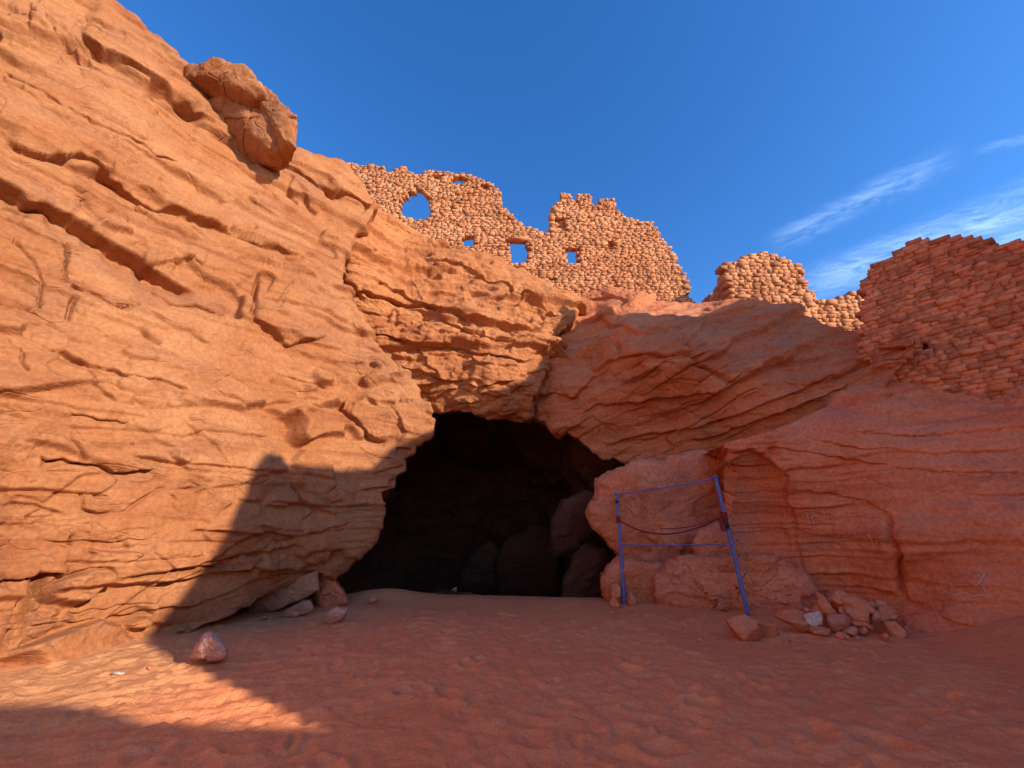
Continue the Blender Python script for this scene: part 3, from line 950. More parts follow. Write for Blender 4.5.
def ridge(prof, x0, seed):
    """a rock ridge with broken walls on it, running along y at x0, foot to crest and down its outer side"""
    p = np.array(prof, float)
    seg = np.hypot(*np.diff(p, axis=0).T); cum = np.concatenate([[0], np.cumsum(seg)])
    u = np.unique(np.concatenate([np.linspace(0, cum[-1], 320), cum]))
    ys = np.interp(u, cum, p[:, 0]); z = np.interp(u, cum, p[:, 1])
    foot = np.maximum.accumulate(ys)
    n = len(ys); rows = 40
    vv = np.linspace(0, 1, rows)
    V = []
    for k in range(rows):
        V.append(np.stack([np.full(n, x0 + 0.8 * (1 - vv[k]) ** 2 - 0.4), foot + (ys - foot) * vv[k], -1 + (z + 1) * vv[k]], 1))
    for k in range(6):
        f = k / 5
        V.append(np.stack([np.full(n, x0 - 0.3 + k * 0.5), ys + (foot - ys) * f, z - (z + 1) * f], 1))
    V = np.array(V).reshape(-1, 3)
    h = 0.3 * fbm(V * 0.6 + seed, 4) * np.repeat(np.r_[1 - vv, np.zeros(6)], n)
    V[:, 0] += h
    tag(link_mesh('cliff', V, grid_faces(rows + 6, n), M_RED), kind='structure')


def build_shade_ridges():
    """the canyon side behind the photographer's right shoulder, whose broken crest throws the long shadow, and an added unseen ridge beyond it"""
    ridge([(-60, 1.5), (-14, 2.0), (-11.5, 3.0), (-10.6, 9.4), (-9, 9.3), (-7.23, 8.44), (-6.8, 8.17), (-6.53, 7.77), (-6.0, 7.3), (-5.3, 6.75), (-4.85, 6.4), (-4.95, 7.06), (-5.15, 7.48), (-5.28, 7.99), (-5.47, 8.63),
           (-4.86, 9.35), (-4.63, 9.86), (-4.39, 10.45), (-4.22, 10.68), (-4.27, 11.05), (-4.07, 11.35), (-3.93, 11.4), (-3.58, 11.35), (-3.50, 11.12), (-3.13, 11.03), (-1.99, 10.8), (-1.07, 10.65),
           (-0.64, 11.03), (-0.12, 11.03), (0.73, 11.14), (1.3, 11.6), (2.73, 11.5), (3.98, 12.5), (4.5, 13.2), (5.0, 14.2), (5.4, 13.8), (5.7, 10), (6.1, 7.5)], 12.6, 1.0)
    ridge([(-30, 5.0), (-4.5, 6), (-3, 10), (-2, 12.2), (2, 13.6), (3.4, 13.3), (4.6, 12.9), (6.2, 12.9), (6.8, 10.5), (7.6, 8.0), (12, 6.5)], 16.4, 7.0)  # added out of view to keep the sun off the right overhang


build_shade_ridges()


def build_canyon_left():
    """the left cliff carried on unseen behind the photographer, added to bounce warm light"""
    ny, nz = 160, 110
    y = np.linspace(2.9, -34, ny)[None]; v = np.linspace(0, 1, nz)[:, None]
    z = -0.8 + 15.5 * v + 0 * y
    x = -6.15 - 0.05 * np.abs(y - 2.9) - 0.22 * np.maximum(z - 3, 0) - 2.5 * sstep(-y, 10, 26) - np.maximum(z - 11.5, 0) * 1.5
    P = np.stack([x, y + 0 * z, z], 2)
    Q = P.reshape(-1, 3)
    ph, pe = plates(Q + 5, (0.5, 0.5, 1.3), 0.35)
    h = 0.25 * fbm(Q * 0.4, 3) + 0.25 * ph + 0.05 * fbm(Q * 2.2, 4)
    V = Q.copy(); V[:, 0] += h
    tag(link_mesh('cliff', V, grid_faces(nz, ny, flip=True), M_BOUNCE), kind='structure')


build_canyon_left()

# ------------------------------------------------------------------ masonry
def stone_template():
    bm = bmesh.new()
    bmesh.ops.create_cube(bm, size=2.0)
    bmesh.ops.subdivide_edges(bm, edges=bm.edges[:], cuts=1, use_grid_fill=True)
    V = np.array([v.co[:] for v in bm.verts]); F = np.array([[v.index for v in f.verts] for f in bm.faces])
    bm.free()
    return V, F


ST_V, ST_F = stone_template()


def in_poly(px, py, poly):
    c = False
    n = len(poly)
    for i in range(n):
        x1, y1 = poly[i]; x2, y2 = poly[i - 1]
        if (y1 > py) != (y2 > py) and px < (x2 - x1) * (py - y1) / (y2 - y1) + x1:
            c = not c
    return c


def masonry(name, mat, p0, p1, outline, holes=(), niches=(), thick=0.3, course=0.13, length=(0.13, 0.32), zr=(0, 20), rough=0.5, parent=None, origin=None, seed=1, keep=None):
    """a wall of separate rough stones along the plan line p0-p1, cut to the ruin's outline and openings"""
    rng = random.Random(seed)
    p0 = np.array(p0, float); p1 = np.array(p1, float)
    Ld = np.linalg.norm(p1 - p0); d = (p1 - p0) / Ld
    nrm = np.array([d[1], -d[0]])                # towards the camera side
    if nrm @ (-p0) < 0: nrm = -nrm
    V, F = [], []
    nv = 0
    z = zr[0]

    def test(a, zz):
        q = p0 + d * a
        px, py = to_px(np.array([q[0], q[1], zz]))
        return px, py

    while z < zr[1]:
        ch = course * rng.uniform(0.75, 1.3)
        a = -rng.uniform(0, length[1])
        while a < Ld:
            w = rng.uniform(*length)
            am, zm = a + w / 2, z + ch / 2
            px, py = test(am, zm)
            ok = in_poly(px, py, outline)
            if ok:
                for hpoly in holes:
                    if any(in_poly(*test(am + k * w * 0.36, zm + j * ch * 0.3), hpoly) for k in (-1, 0, 1) for j in (-1, 1)):
                        ok = False; break
            if ok and keep and not keep(px, py): ok = False
            if ok and rng.random() < 0.995:
                rec = 0.0
                for npoly in niches:
                    if in_poly(px, py, npoly): rec = thick * 0.6
                sq = ST_V.copy()
                ln = np.linalg.norm(sq, axis=1, keepdims=True)
                rnd = rng.uniform(0.05, 0.45) * rough
                sq = sq * (1 - rnd) + sq / ln * 1.25 * rnd
                sq = sq + np.array([[rng.gauss(0, 0.13) * (0.20 + rough) for _ in range(3)] for _ in range(len(sq))])
                tw = rng.gauss(0, 0.075)
                hx = w / 2 * rng.uniform(0.96, 1.1); hz = ch / 2 * rng.uniform(0.95, 1.14)
                hy = thick / 2
                out = rng.gauss(0, 0.034) * (0.3 + rough) - rec
                lx = sq[:, 0] * hx; lz = sq[:, 2] * hz
                lx, lz = lx * math.cos(tw) - lz * math.sin(tw), lx * math.sin(tw) + lz * math.cos(tw)
                ly = sq[:, 1] * hy
                base = p0 + d * am
                W = np.stack([base[0] + d[0] * lx + nrm[0] * (ly + out - hy), base[1] + d[1] * lx + nrm[1] * (ly + out - hy), zm + lz], 1)
                V.append(W); F.append(ST_F + nv); nv += len(W)
                # mortar core set back behind the face
                if rec == 0:
                    cw, cz, cy = w / 2 * 1.04, ch / 2 * 1.04, hy - 0.016
                    cb = ST_V * np.array([cw, cy, cz])
                    W = np.stack([base[0] + d[0] * cb[:, 0] + nrm[0] * (cb[:, 1] - hy), base[1] + d[1] * cb[:, 0] + nrm[1] * (cb[:, 1] - hy), zm + cb[:, 2]], 1)
                    V.append(W); F.append(ST_F + nv); nv += len(W)
            a += w
        z += ch
    if not V:
        return None
    return link_mesh(name, np.concatenate(V), np.concatenate(F), mat, origin=origin, parent=parent, smooth=False)


CASTLE = [(330, 166), (340, 163), (350, 161.5), (358, 165), (371, 164), (385, 168), (387, 173), (394, 170), (401, 166), (409, 171), (415, 174), (429, 170), (447, 172), (458, 172),
          (472, 176), (490, 183), (501, 192), (502, 207), (510, 212), (523, 226), (536, 229), (551, 234), (552, 214), (556, 201), (561, 200),
          (573, 200.5), (593, 204.5), (617, 209), (627, 217), (640, 221), (653, 221), (656, 228), (665, 241), (674, 255), (679, 267), (686, 277), (690, 296), (697, 306),
          (690, 330), (580, 320), (480, 280), (400, 250), (330, 200)]
HOLES = [[(402, 203), (407, 196), (414, 192), (417, 188), (421, 193), (427, 199), (429, 206), (428, 217), (416, 219), (405, 216), (401, 209)],
         [(463.5, 235), (472.5, 235), (472.5, 246), (463.5, 246)], [(511, 238), (526, 238), (526, 263), (511, 263)],
         [(568, 248), (576, 248), (576, 263), (568, 263)], [(455, 176), (463, 177), (463, 184), (455, 183)]]
NICHES = [[(432, 174), (441, 175), (441, 181), (432, 180)], [(481, 183), (491, 185), (490, 190), (481, 189)], [(554, 217), (567, 217), (567, 230), (554, 230)],
          [(605, 240), (616, 240), (616, 250), (605, 250)], [(448, 206), (453, 206), (453, 211), (448, 211)]]


def build_ruins():
    org = (0.5, 14.0, 10.0)
    w = masonry('ruined_wall', M_WALL, (-8.2, 14.0), (8.4, 14.0), CASTLE, HOLES, NICHES, thick=0.30, course=0.10, length=(0.12, 0.34), rough=0.12, zr=(9.0, 18.2), origin=org, seed=3)
    tag(w, 'long ruined stone wall on the cliff top above the cave, pierced by a round hole and small windows', 'ruined wall')
    for k, poly in enumerate(([(561, 202), (561, 193.5), (571, 193.5), (572, 202)], [(577.5, 205), (578, 194.5), (591, 194.5), (592.5, 206)], [(599.5, 209), (600, 199), (614, 199), (616, 210)])):
        m = masonry('merlon', M_WALL, (1.0, 13.99), (5.2, 13.99), poly, thick=0.34, course=0.12, length=(0.11, 0.2), zr=(13.0, 17), parent=w, origin=tuple(at_y(*np.mean(poly, 0), 14.0)), seed=40 + k)
    # lintel over the square window
    c = at_y(518.5, 238.5, 13.85)
    tb = ST_V * np.array([0.42, 0.17, 0.06]) + 0.012 * RNG.normal(size=ST_V.shape) + c + np.array([0, 0.16, 0.02])
    link_mesh('lintel', tb, ST_F, M_WALL, origin=c, parent=w)
    # middle tower stump: front and left return
    tow = [(702, 300), (712, 293), (717, 283), (719, 273), (726, 263), (741, 259), (752, 254), (767, 251), (780, 256), (799, 263), (805, 278), (808, 287), (815, 297), (815, 330), (700, 330)]
    org = (9.3, 12.5, 8.6)
    t = bpy.data.objects.new('ruined_tower', None); COL.objects.link(t); t.location = org
    tag(t, 'rounded stump of a rubble stone tower between the long wall and the big right wall', 'ruined tower')
    masonry('front_wall', M_WALL, (8.05, 12.5), (11.2, 12.6), tow, thick=0.4, course=0.13, length=(0.14, 0.36), zr=(8, 13.4), parent=t, origin=(9.3, 12.5, 9), seed=5, rough=0.32)
    masonry('side_wall', M_WALL, (8.2, 12.75), (8.1, 14.9), tow, thick=0.4, course=0.13, length=(0.14, 0.36), zr=(8, 14.4), parent=t, origin=(8.2, 13.4, 9), seed=6, rough=0.32)
    low = [(812, 296), (818, 297), (838, 301), (841, 295), (858, 291), (866, 290), (870, 345), (806, 335)]
    l = masonry('ruined_wall', M_WALL, (10.9, 13.0), (14.5, 13.0), low, thick=0.5, course=0.16, length=(0.18, 0.45), zr=(7, 11.6), origin=(12.2, 13.0, 9.0), seed=8, rough=0.5)
    tag(l, 'low sunlit stretch of crumbled wall between tower stump and big right wall', 'ruined wall')
    rw = [(860, 310), (861, 290), (864, 279), (873, 264), (890, 255), (906, 246), (910, 240), (923, 236), (934, 240), (960, 234), (967, 237), (981, 237), (992, 246), (1002, 245), (1014, 240),
          (1024, 239), (1060, 246), (1110, 236), (1200, 232), (1300, 236), (1300, 430), (1024, 402), (950, 410), (925, 406), (900, 398), (880, 375), (858, 350)]
    r = masonry('ruined_wall', M_WALLR, (7.9, 9.67), (12.4, 3.67), rw, niches=[[(919, 340), (929, 340), (929, 349), (919, 349)], [(1006, 292), (1014, 292), (1014, 301), (1006, 301)], [(918, 304), (928, 304), (928, 312), (918, 312)]],
                thick=0.5, course=0.095, length=(0.11, 0.34), zr=(2.8, 10.5), origin=(9.6, 7.4, 4.6), seed=9, rough=0.40)
    tag(r, 'big shaded red dry stone wall on the ledge at right, in the shade', 'ruined wall')


build_ruins()

# ------------------------------------------------------------------ loose rocks
def sphere_dirs(n_lat, n_lon):
    la = np.linspace(-math.pi / 2, math.pi / 2, n_lat); lo = np.linspace(0, 2 * math.pi, n_lon, endpoint=False)
    LA, LO = np.meshgrid(la, lo, indexing='ij')
    i = np.arange(n_lat * n_lon).reshape(n_lat, n_lon)
    F = np.stack([i[:-1], np.roll(i, -1, 1)[:-1], np.roll(i, -1, 1)[1:], i[1:]], -1).reshape(-1, 4)
    return LA, LO, F


def outline_rock(name, mat, outline, t, depth, nlat=60, nlon=120, box=0.6, amp=0.05, plate=0.06, seed=0.0, lean=0.0, label=None, cat='boulder', group=None, scale=1.0, kind=None, leanx=0.0):
    """a closed boulder whose outline stands at its own distance and whose body is `depth` metres deep"""
    o = np.array(outline, float)
    c = o.mean(0)
    LA, LO, F = sphere_dirs(nlat, nlon)
    th = np.linspace(-math.pi / 2, math.pi / 2, 6001)
    cx_, sy_ = np.abs(np.cos(th)) ** box, np.sign(np.sin(th)) * np.abs(np.sin(th)) ** box
    asp = depth / 2 / max(np.ptp(o[:, 0]) * t / FPX / 2, 0.05)
    arc = np.concatenate([[0], np.cumsum(np.hypot(np.diff(cx_), asp * np.diff(sy_)))])
    la = np.interp(np.linspace(0, arc[-1], nlat), arc, th)
    LA = np.repeat(la[:, None], nlon, 1)
    ang = np.arctan2(o[:, 1] - c[1], o[:, 0] - c[0]); rad = np.hypot(o[:, 0] - c[0], o[:, 1] - c[1])
    # dense outline radius
    dense = []
    for i in range(len(o)):
        for s in np.linspace(0, 1, 24, endpoint=False):
            q = o[i] + (o[(i + 1) % len(o)] - o[i]) * s
            dense.append(q)
    dense = np.array(dense)
    an = np.arctan2(dense[:, 1] - c[1], dense[:, 0] - c[0]); rd = np.hypot(dense[:, 0] - c[0], dense[:, 1] - c[1])
    od = np.argsort(an)
    rr = np.interp(LO, an[od], rd[od], period=2 * math.pi)
    fr = np.fft.rfft(rr[0]); fr[3:] = 0
    soft = np.fft.irfft(fr, n=rr.shape[1])[None] + 0 * rr
    rr = soft + (rr - soft) * np.cos(LA) ** 1.5
    ca = np.abs(np.cos(LA)) ** box; sa = np.sign(np.sin(LA)) * np.abs(np.sin(LA)) ** box
    px = c[0] + rr * ca * np.cos(LO); py = c[1] + rr * ca * np.sin(LO)
    ks = (t + depth / 2) / t
    px = c[0] + (px - c[0]) * ks; py = c[1] + (py - c[1]) * ks
    tt = t + lean * (py - c[1]) + leanx * (px - c[0])
    P = U(px, py, tt)                                   # sheet at the boulder's own distance
    view = U(c[0], c[1], t) - EYE; view[2] = 0; view /= np.linalg.norm(view)
    P = P + (depth / 2 * (1 - sa))[..., None] * view     # pushed straight back into real depth
    V = P.reshape(-1, 3)
    cen = V.mean(0)
    # weld poles by averaging
    G = V.reshape(nlat, nlon, 3); G[0] = G[0].mean(0); G[-1] = G[-1].mean(0)
    V = G.reshape(-1, 3)
    nn = V - cen; nn /= np.maximum(np.linalg.norm(nn, axis=1, keepdims=True), 1e-6)
    Q = V + seed
    f = 1.0 / max(depth, 0.2)
    ph, pe = plates(Q, (1.6 * f, 1.6 * f, 2.2 * f), 0.3, 0.6)
    p2, e2 = plates(Q + 30, (4.2 * f, 4.2 * f, 5.4 * f), 0.35, 0.7)
    h = amp * fbm(Q * 2.0 * f, 4) + plate * ph - plate * 0.2 * (1 - pe) + plate * 0.35 * p2 + amp * 0.25 * fbm(Q * 9 * f, 3)
    V = V + nn * h[:, None]
    base = np.array([cen[0], cen[1], V[:, 2].min()])
    ob = link_mesh(name, V, F, mat, origin=base)
    if kind: tag(ob, kind=kind)
    if label: tag(ob, label, cat, group)
    return ob


def poly_rock(name, mat, centre, size, seed, label, cat, group=None, rot=0.0, n=4, soft=55.0, facets=12):
    """an angular stone: a ball cut down by random planes"""
    rg = np.random.default_rng(seed)
    bm = bmesh.new()
    bmesh.ops.create_icosphere(bm, subdivisions=n, radius=1.0)
    V = np.array([v.co[:] for v in bm.verts]); F = np.array([[v.index for v in f.verts] for f in bm.faces]); bm.free()
    pn = rg.normal(size=(facets, 3)); pn /= np.linalg.norm(pn, axis=1, keepdims=True)
    ph = rg.uniform(0.5, 0.95, facets)
    dd = V @ pn.T
    r = np.where(dd > 0.05, ph[None] / np.maximum(dd, 0.05), 9.0)
    r = np.minimum(r, 1.25)
    rm = -np.log(np.exp(-soft * r).sum(1)) / soft
    rm = np.clip(rm, 0.3, 1.25)
    V = V * rm[:, None]
    V += V * (0.06 * fbm(V * 2.6 + seed, 4))[:, None]
    V = V / np.abs(V).max(0)
    V = V * np.array(size) / 2
    tilt = rg.uniform(-0.25, 0.25)
    c, s = math.cos(tilt), math.sin(tilt)
    V = np.stack([V[:, 0] * c - V[:, 2] * s, V[:, 1], V[:, 0] * s + V[:, 2] * c], 1)
    c, s = math.cos(rot), math.sin(rot)
    V = np.stack([V[:, 0] * c - V[:, 1] * s, V[:, 0] * s + V[:, 1] * c, V[:, 2]], 1)
    cen = np.array(centre, float)
    V = V + cen
    ob = link_mesh(name, V, F, mat, origin=(cen[0], cen[1], V[:, 2].min()))
    me = ob.data
    tag(ob, label, cat, group)
    return ob


def stone_px(mat, px, py, wpx, hpx, seed, label, group=None, cat='stone', sink=0.15, name='stone', t=None, dscale=1.0, rot=None):
    """a loose stone centred on a picture point, standing on the ground (or at distance t when heaped on others)"""
    if t is None:
        g, t = ground_hit(px, py + hpx * 0.42)
        t = t * 1.0
    c = U(px, py, t)
    k = t / FPX
    w, h = wpx * k * 1.08, hpx * k * 1.12
    return poly_rock(name, mat, c, (w, max(h, w * 0.7) * dscale, h), seed, label, cat, group, rot=random.uniform(-0.3, 0.3) if rot is None else rot,
                     n=4 if wpx > 16 else 3)


# perched boulder on the skyline
def join_rocks(obs):
    """several shapes of one boulder become one mesh"""
    a = obs[0]
    V, F, nv = [], [], 0
    for o in obs:
        me = o.data
        v = np.empty(len(me.vertices) * 3); me.vertices.foreach_get('co', v)
        v = v.reshape(-1, 3) + np.array(o.location)
        V.append(v)
        F += [[i + nv for i in p.vertices] for p in me.polygons]
        nv += len(v)
    V = np.concatenate(V)
    props = {k: a[k] for k in a.keys()}
    nm, mat = a.name.split('.')[0], a.data.materials[0]
    base = np.array([*V.mean(0)[:2], V[:, 2].min()])
    for o in obs:
        me = o.data; bpy.data.objects.remove(o); bpy.data.meshes.remove(me)
    ob = link_mesh(nm, V, F, mat, origin=base)
    for k, v in props.items(): ob[k] = v
    return ob


join_rocks([
    outline_rock('boulder', M_LEFT, [(184, 74), (196, 63), (214, 61), (238, 63), (256, 75), (272, 92), (286, 106), (293, 122), (288, 134), (272, 135), (254, 129), (232, 114), (210, 98), (192, 86)], 11.45, 2.4,
                 nlat=120, nlon=220, box=0.6, amp=0.10, plate=0.20, seed=6, lean=-0.020, label='big weathered boulder perched on the skyline of the left cliff'),
    outline_rock('boulder', M_LEFT, [(186, 68), (188, 59), (197, 56), (205, 60), (212, 55), (227, 54), (241, 58), (254, 67), (266, 81), (272, 92), (256, 93), (240, 86), (222, 80), (203, 74)], 10.95, 1.8,
                 nlat=90, nlon=180, box=0.38, amp=0.06, plate=0.12, seed=8, lean=-0.004),
    outline_rock('boulder', M_LEFT, [(254, 72), (266, 81), (278, 94), (288, 100), (298, 117), (297, 135), (284, 137), (274, 122), (264, 104), (256, 88)], 10.95, 1.6,
                 nlat=80, nlon=150, box=0.38, amp=0.06, plate=0.14, seed=9, lean=-0.008)])


def boulders():
    # wide block behind the blue frame
    outline_rock('boulder', M_BOULDER, [(589, 512), (596, 498), (600, 478), (618, 466), (640, 461), (680, 459), (715, 456), (740, 452), (745, 520), (742, 600), (690, 606), (655, 606), (640, 604), (618, 560), (606, 540), (594, 528)],
                 9.95, 2.0, nlat=110, nlon=220, box=0.38, amp=0.09, plate=0.24, seed=14, label='wide shaded rock block standing behind the blue frame', lean=-0.002)
    outline_rock('boulder', M_BOULDER, [(601, 580), (606, 568), (620, 560), (645, 562), (668, 566), (672, 600), (664, 612), (630, 610), (606, 606)], 9.3, 0.9, box=0.5, amp=0.03, plate=0.07, seed=24,
                 label='low rock at the left foot of the frame beneath the wide shaded block')
    outline_rock('boulder', M_BOULDER, [(656, 582), (664, 570), (678, 558), (700, 556), (740, 556), (772, 557), (796, 570), (812, 590), (822, 606), (817, 620), (790, 626), (762, 622), (735, 617), (700, 613), (664, 608), (657, 598)],
                 8.36, 1.2, nlat=130, nlon=260, box=0.36, amp=0.05, plate=0.19, seed=33, label='big orange boulder lying on the sand behind the right blue pole', lean=-0.004, leanx=-0.0065)
    outline_rock('boulder', M_BOULDER, [(693, 545), (700, 528), (716, 522), (732, 530), (740, 552), (736, 566), (700, 566)], 8.9, 0.8, box=0.6, amp=0.03, plate=0.06, seed=37,
                 label='small pale boulder wedged above the big orange boulder')
    # in the cave
    outline_rock('boulder', M_CAVE_SHADE, [(548, 552), (552, 520), (562, 500), (585, 490), (604, 496), (606, 520), (592, 536), (575, 548), (556, 556)], 11.6, 1.2, box=0.6, amp=0.06, plate=0.1, seed=43,
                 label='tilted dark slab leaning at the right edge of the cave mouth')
    outline_rock('boulder', M_CAVE_SHADE, [(566, 580), (574, 556), (590, 545), (606, 552), (612, 600), (590, 612), (560, 606)], 11.0, 1.0, box=0.6, amp=0.06, plate=0.08, seed=44,
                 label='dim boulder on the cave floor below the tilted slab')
    outline_rock('boulder', M_CAVE_SHADE, [(456, 594), (462, 566), (474, 548), (492, 540), (506, 556), (508, 596)], 17.5, 1.5, box=0.5, amp=0.06, plate=0.1, seed=45,
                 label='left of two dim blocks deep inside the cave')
    outline_rock('boulder', M_CAVE_SHADE, [(500, 598), (496, 560), (508, 538), (530, 526), (548, 530), (556, 562), (562, 598)], 16.8, 1.5, box=0.45, amp=0.06, plate=0.1, seed=46,
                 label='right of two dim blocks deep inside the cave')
    # slab heap under the left cliff
    outline_rock('rock_slab', M_SLAB, [(246, 606), (262, 594), (285, 582), (305, 574), (319, 570), (320, 590), (312, 594), (300, 600), (270, 612), (250, 614)], 8.3, 0.8, box=0.35, amp=0.02, plate=0.06, seed=53,
                 label='flat pale rock slab wedged under the left cliff beside the cave', cat='rock slab')
    outline_rock('rock_slab', M_SLAB, [(284, 612), (300, 604), (310, 602), (314, 610), (300, 618), (286, 618)], 7.7, 0.4, nlat=40, nlon=70, box=0.5, amp=0.02, plate=0.05, seed=54,
                 label='small low rock in front of the flat slab under the left cliff', cat='rock')
    outline_rock('boulder', M_RED, [(314, 598), (318, 580), (328, 572), (342, 590), (350, 606), (322, 610)], 8.7, 0.7, nlat=50, nlon=90, box=0.6, amp=0.04, plate=0.05, seed=55,
                 label='dark boulder at the left corner of the cave mouth')
    outline_rock('stone', M_PINK, [(191, 660), (196, 649), (203, 640), (211, 636), (220, 643), (229, 656), (225, 662), (206, 664), (194, 664)], 4.86, 0.36, nlat=40, nlon=80, box=0.7, amp=0.02, plate=0.04, seed=56,
                 label='pale triangular stone alone on the sand in front of the left cliff', cat='stone')
    outline_rock('stone', M_PINK, [(323, 622), (328, 613), (336, 609), (348, 611), (344, 619), (337, 625), (326, 625)], 7.15, 0.3, nlat=36, nlon=60, box=0.7, amp=0.015, plate=0.03, seed=57,
                 label='pinkish stone on the sand before the left corner of the cave', cat='stone')
    stone_px(M_RUBBLE, 372, 601, 13, 6, 58, 'tiny pale stone on the sand hump at the cave mouth')
    stone_px(M_RUBBLE, 333, 602, 16, 7, 59, 'small dark stone beside the dark boulder at the left cave corner')
    # stones at the pole feet
    stone_px(M_BOULDER, 745, 627, 37, 27, 61, 'angular pink stone propping the foot of the right pole')
    stone_px(M_BOULDER, 768, 629, 19, 17, 62, 'smaller dark pink stone just right of the pole stone')
    stone_px(M_BOULDER, 616, 591, 10, 16, 63, 'upright egg shaped stone at the foot of the left pole', t=9.15)
    stone_px(M_BOULDER, 615, 603, 12, 9, 64, 'low flat stone under the upright stone at the left pole')
    stone_px(M_BOULDER, 630, 599, 13, 12, 65, 'rounded pink stone right of the left pole foot')


boulders()

PILE = [  # px, py, w, h, material, label, lift in distance
    (838, 597, 30, 17, 0, 'large flat stone topping the rubble pile', 0.25), (851, 602, 30, 18, 0, 'long sloping stone just below the top of the rubble pile', 0.12),
    (797, 620, 32, 17, 0, 'wide dark red stone at the left end of the rubble pile', 0), (815, 619, 19, 15, 1, 'pale white block in the rubble pile, the only white stone', -0.12),
    (826, 606, 15, 18, 0, 'upright pointed stone behind the white block', 0.1), (836, 625, 22, 18, 2, 'grey streaked stone right of the white block', -0.1),
    (857, 613, 25, 13, 0, 'light pink oblong stone in the middle of the rubble pile', -0.02), (861, 623, 19, 9, 0, 'flat orange stone under the pink oblong stone', -0.08),
    (869, 606, 13, 11, 2, 'small purplish stone behind the pink oblong stone', 0.1), (875, 617, 15, 13, 2, 'dark purplish stone right of the pink oblong stone', 0.0),
    (885, 613, 18, 13, 0, 'tilted brown slab at the upper right of the rubble pile', 0.05), (891, 628, 18, 17, 0, 'round brown stone at the right end of the rubble pile', -0.05),
    (819, 632, 22, 9, 0, 'low flat stone in front of the white block', -0.15), (851, 632, 13, 11, 2, 'small pale grey stone in front of the grey streaked stone', -0.15),
    (842, 637, 13, 8, 0, 'small half buried stone at the front edge of the rubble pile', -0.2), (885, 637, 11, 8, 0, 'small dark stone in front of the round brown stone', -0.15),
    (863, 632, 11, 8, 0, None, -0.1), (847, 619, 10, 9, 2, None, -0.03), (829, 613, 11, 8, 0, None, 0.02), (843, 611, 12, 9, 0, None, 0.08),
    (808, 611, 11, 8, 0, None, 0.1), (880, 604, 10, 8, 2, None, 0.15), (893, 617, 10, 8, 0, None, 0.02), (822, 598, 10, 9, 0, None, 0.3), (868, 627, 9, 6, 2, None, -0.05), (859, 638, 8, 5, 0, None, -0.2)]


def rubble():
    mats = [M_BOULDER, M_PALE, M_RUBBLE]
    g, t0 = ground_hit(845, 636)
    for k, (px, py, w, h, mi, label, dt) in enumerate(PILE):
        _, tg = ground_hit(px, py + h * 0.45)
        t = min(tg, t0 + 0.25 + dt) if py > 615 else t0 + 0.25 + dt
        stone_px(mats[mi], px, py, w, h, 100 + k, label or 'small reddish stone filling gaps of the rubble pile by the right cliff',
                 group='stones of the rubble pile', t=t)
    # hidden earth core so that the heap is a heap
    outline_rock('mound', M_SAND, [(800, 622), (822, 604), (845, 598), (872, 608), (890, 622), (880, 634), (840, 640), (805, 632)], t0 + 0.55, 0.7, nlat=30, nlon=50, box=0.9, amp=0.02, plate=0.0, seed=71, kind='structure')
    # chips and pebbles on the sand
    for k, (px, py, w, h) in enumerate(((118, 673, 13, 4), (150, 668, 6, 3), (226, 602, 8, 4), (700, 640, 6, 3), (805, 640, 7, 4), (906, 628, 6, 4), (690, 617, 4, 3), (265, 618, 6, 3), (612, 612, 5, 3), (790, 640, 4, 3))):
        stone_px(M_PALE if k == 0 else M_RUBBLE, px, py, w, h, 140 + k,
                 ('pale flat flake on the sunlit sand below the left cliff', 'small pebble on the sunlit sand right of the pale flake', 'pebble at the foot of the shaded left cliff undercut',
                  'small pebble on the sand left of the right pole', 'small pebble left of the rubble pile front', 'pebble on the sand right of the rubble pile',
                  'tiny pebble at the left end of the big orange boulder', 'pebble on the sand below the flat slab', 'tiny pebble in front of the left pole', 'tiny pebble between pole stones and rubble pile')[k],
                 name='pebble', cat='pebble')


rubble()

# ------------------------------------------------------------------ blue frame
def tube(points, rad, seg=10):
    pts = np.array(points, float)
    n = len(pts)
    rad = np.broadcast_to(np.asarray(rad, float), (n,))
    V, F = [], []
    for i in range(n):
        d = pts[min(i + 1, n - 1)] - pts[max(i - 1, 0)]
        d = d / np.linalg.norm(d)
        ref = np.array([0, 0, 1.0]) if abs(d[2]) < 0.9 else np.array([1.0, 0, 0])
        a = np.cross(d, ref); a /= np.linalg.norm(a); b = np.cross(d, a)
        for k in range(seg):
            th = 2 * math.pi * k / seg
            V.append(pts[i] + rad[i] * (a * math.cos(th) + b * math.sin(th)))
    for i in range(n - 1):
        for k in range(seg):
            F.append([i * seg + k, i * seg + (k + 1) % seg, (i + 1) * seg + (k + 1) % seg, (i + 1) * seg + k])
    F.append(list(range(seg))[::-1]); F.append(list(range((n - 1) * seg, n * seg)))
    return V, F


def merge(parts):
    V, F = [], []
    for v, f in parts:
        o = len(V); V += list(v); F += [[i + o for i in q] for q in f]
    return V, F


